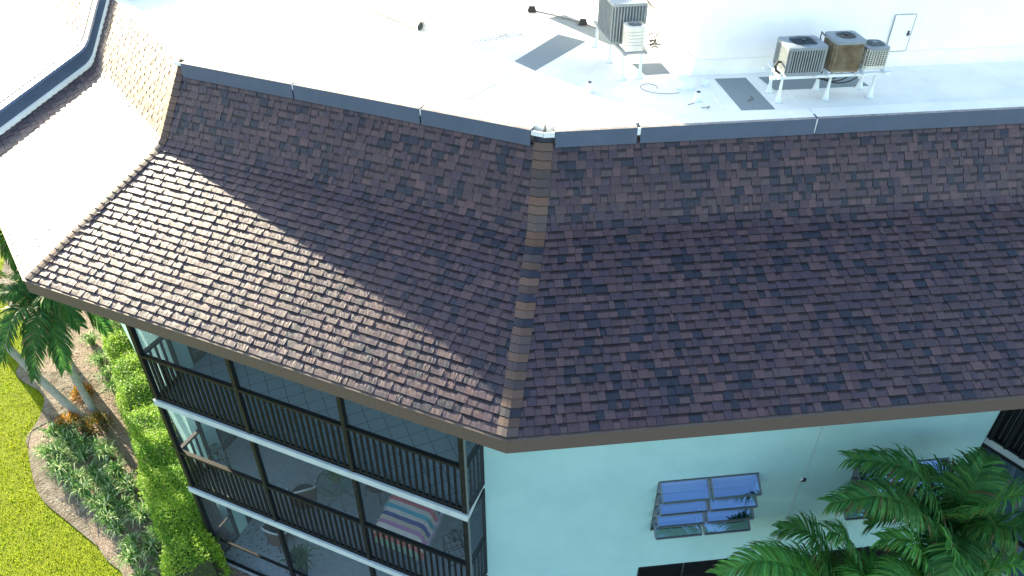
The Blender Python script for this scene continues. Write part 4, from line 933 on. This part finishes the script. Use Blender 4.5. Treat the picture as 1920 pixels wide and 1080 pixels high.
m = MB(); m.tube([c + V((.425 * math.cos(a * .2244), .425 * math.sin(a * .2244), .706)) for a in range(29)], .012, 6, cap=False); m.build('rim', M['grey_al'], t)
for k in range(4): a = k * 1.57 + .5; m = MB(); m.tube([c + V((.3 * math.cos(a), .3 * math.sin(a), 0)), c + V((.1 * math.cos(a), .1 * math.sin(a), .35)), c + V((.32 * math.cos(a), .32 * math.sin(a), .695))], .014, 6); m.build('leg', M['grey_al'], t)
t = empty('potted_plant', c + V((0, 0, .714)), 'spiky potted plant standing on the round glass table', 'plant')
m = MB(); m.tube([c + V((0, 0, .714)), c + V((0, 0, .84))], [.07, .1], 12); m.build('pot', M['fascia'], t)
m = tuftmesh(60, .34, .3, 9, [(.08, .2, .06), (.1, .26, .1)], .014); m.v = [tuple(V(v) + c + V((0, 0, .83))) for v in m.v]; m.build('foliage', M['leaf'], t)
# striped blanket over a lounge chair
c = WP(1.95, .62, F2); X = rot(c, R(-203)); t = empty('lounge_chair', c, 'reclining lounge chair hidden under the striped blanket', 'lounge chair')
lc_ = rot(c, R(AZW * -1 + 90) )
def LP(a, b, z): return WP(1.95 + a, .75 + b, F2) + V((0, 0, z))
m = MB()
for s in (-.3, .3): m.bar(LP(s, .9, .8), LP(s, .1, .52), .03, .03); m.bar(LP(s, .1, .52), LP(s, -.3, .42), .03, .03)
m.build('frame', M['white'], t)
for s in (-.3, .3):
    for b in (-.26, .6): m = MB(); m.bar(LP(s, b, .41 if b < 0 else .6), LP(s * 1.1, b - .02, 0), .025, .025); m.build('leg', M['white'], t)
m = MB(); m.poly([LP(-.3, .9, .8), LP(.3, .9, .8), LP(.3, .1, .52), LP(-.3, .1, .52)]); m.poly([LP(-.3, .1, .52), LP(.3, .1, .52), LP(.3, -.3, .42), LP(-.3, -.3, .42)]); m.build('seat', M['curtain'], t)
st_ = [(.25, .6, .35), (.25, .5, .25), (.5, .12, .3), (.5, .55, .6), (.1, .45, .45), (.12, .2, .45), (.1, .14, .3), (.45, .48, .5), (.6, .15, .2), (.6, .62, .6), (.08, .45, .6), (.7, .7, .66), (.08, .1, .35), (.65, .6, .5), (.55, .3, .55), (.7, .72, .7), (.6, .2, .2), (.3, .5, .4)]
m = MB(); NR, NC = 54, 18
def bl(i, j):
    t = i / NR; s = -.68 + 1.36 * j / NC; b = 1.1 - 1.5 * t; z = .84 if b > .8 else .5 + .34 * max(0, (b + .25) / 1.05)
    e = abs(s) / .68
    z -= .3 * max(0, e - .66) / .34 * .9; z += .004 * math.sin(i * .9 + j * .3) + .005 * math.sin(j * 1.7)
    if b < -.15: z -= (-.15 - b) * 1.5
    if b > .92: z -= (b - .92) * 2
    return LP(s * (1 - .1 * (e > .8)) + .01 * math.sin(i * .7), b, z)
for i in range(NR):
    for j in range(NC): m.poly([bl(i, j), bl(i, j + 1), bl(i + 1, j + 1), bl(i + 1, j)], 0, tuple(x * .75 for x in st_[int((i + .1) / NR * len(st_)) % len(st_)]))
for i in range(0, NR, 1):
    a = bl(i, 0); m.poly([a, bl(i + 1, 0), bl(i, 0) + V((.02, -.01, -.14)) + uW * -.04], 0, (.5, .45, .6))
o = m.build('striped_blanket', M['stripes'], smooth=True); tag(o, 'multicoloured striped blanket draped over the lounge chair on the middle balcony', 'blanket')
def ironstand(c, label, h=.75, w=.17):
    t = empty('iron_plant_stand', c, label, 'plant stand', 'wrought iron stands on the balconies'); m = MB(); X = rot(c, .4)
    for sx in (-1, 1):
        for sy in (-1, 1): m2 = MB(); m2.tube([X(w * sx, w * sy, 0), X(w * sx * .9, w * sy * .9, h * .5), X(w * sx, w * sy, h)], .01, 5); m2.build('leg', M['iron'], t)
    for z in (.12, h * .5, h): 
        for a, b in (((-1, -1), (1, -1)), ((1, -1), (1, 1)), ((1, 1), (-1, 1)), ((-1, 1), (-1, -1))): m.tube([X(w * a[0], w * a[1], z), X(w * b[0], w * b[1], z)], .008, 5)
    for k in range(5): x = -w + 2 * w * k / 4; m.tube([X(x, -w, h), X(x, w, h)], .006, 4)
    for s in (-1, 1):
        for q in range(4): m.tube([X(w * s, -w + w * .5 * q, .12), X(w * s, -w * .5 + w * .5 * q, h * .5)], .005, 4); m.tube([X(-w + w * .5 * q, w * s, h), X(-w * .5 + w * .5 * q, w * s, h * .5)], .005, 4)
    m.build('shelf_grid', M['iron'], t); m = MB()
    r = .11; cz = h + .2
    for k in range(6): a = k * math.pi / 6; m.tube([X(r * math.cos(q) * math.cos(a), r * math.cos(q) * math.sin(a), cz + r * 1.3 * math.sin(q)) for q in [i * math.pi / 8 for i in range(17)]], .005, 4, cap=False)
    m.tube([X(0, 0, h), X(0, 0, h + .06)], .04, 8); m.build('lantern_cage', M['iron'], t)
ironstand(WP(6.55, .55, F2), 'black wrought iron stand with caged lantern at the left end of the middle balcony')
ironstand(WP(.72, .75, F2), 'black wrought iron stand with caged lantern right of the striped blanket', .62, .2)
c = WP(4.9, .5, F3); m = MB(); m.tube([c, c + V((0, 0, .35)), c + V((0, 0, .4))], [.12, .16, .15], 14)
t = empty('potted_plant', c, 'leafy potted plant at the front of the ground floor porch', 'plant'); m.build('pot', M['bronze'], t)
m = tuftmesh(80, .5, .4, 12, [(.04, .12, .04), (.06, .17, .05)], .02); m.v = [tuple(V(v) + c + V((0, 0, .38))) for v in m.v]; m.build('foliage', M['leaf'], t)
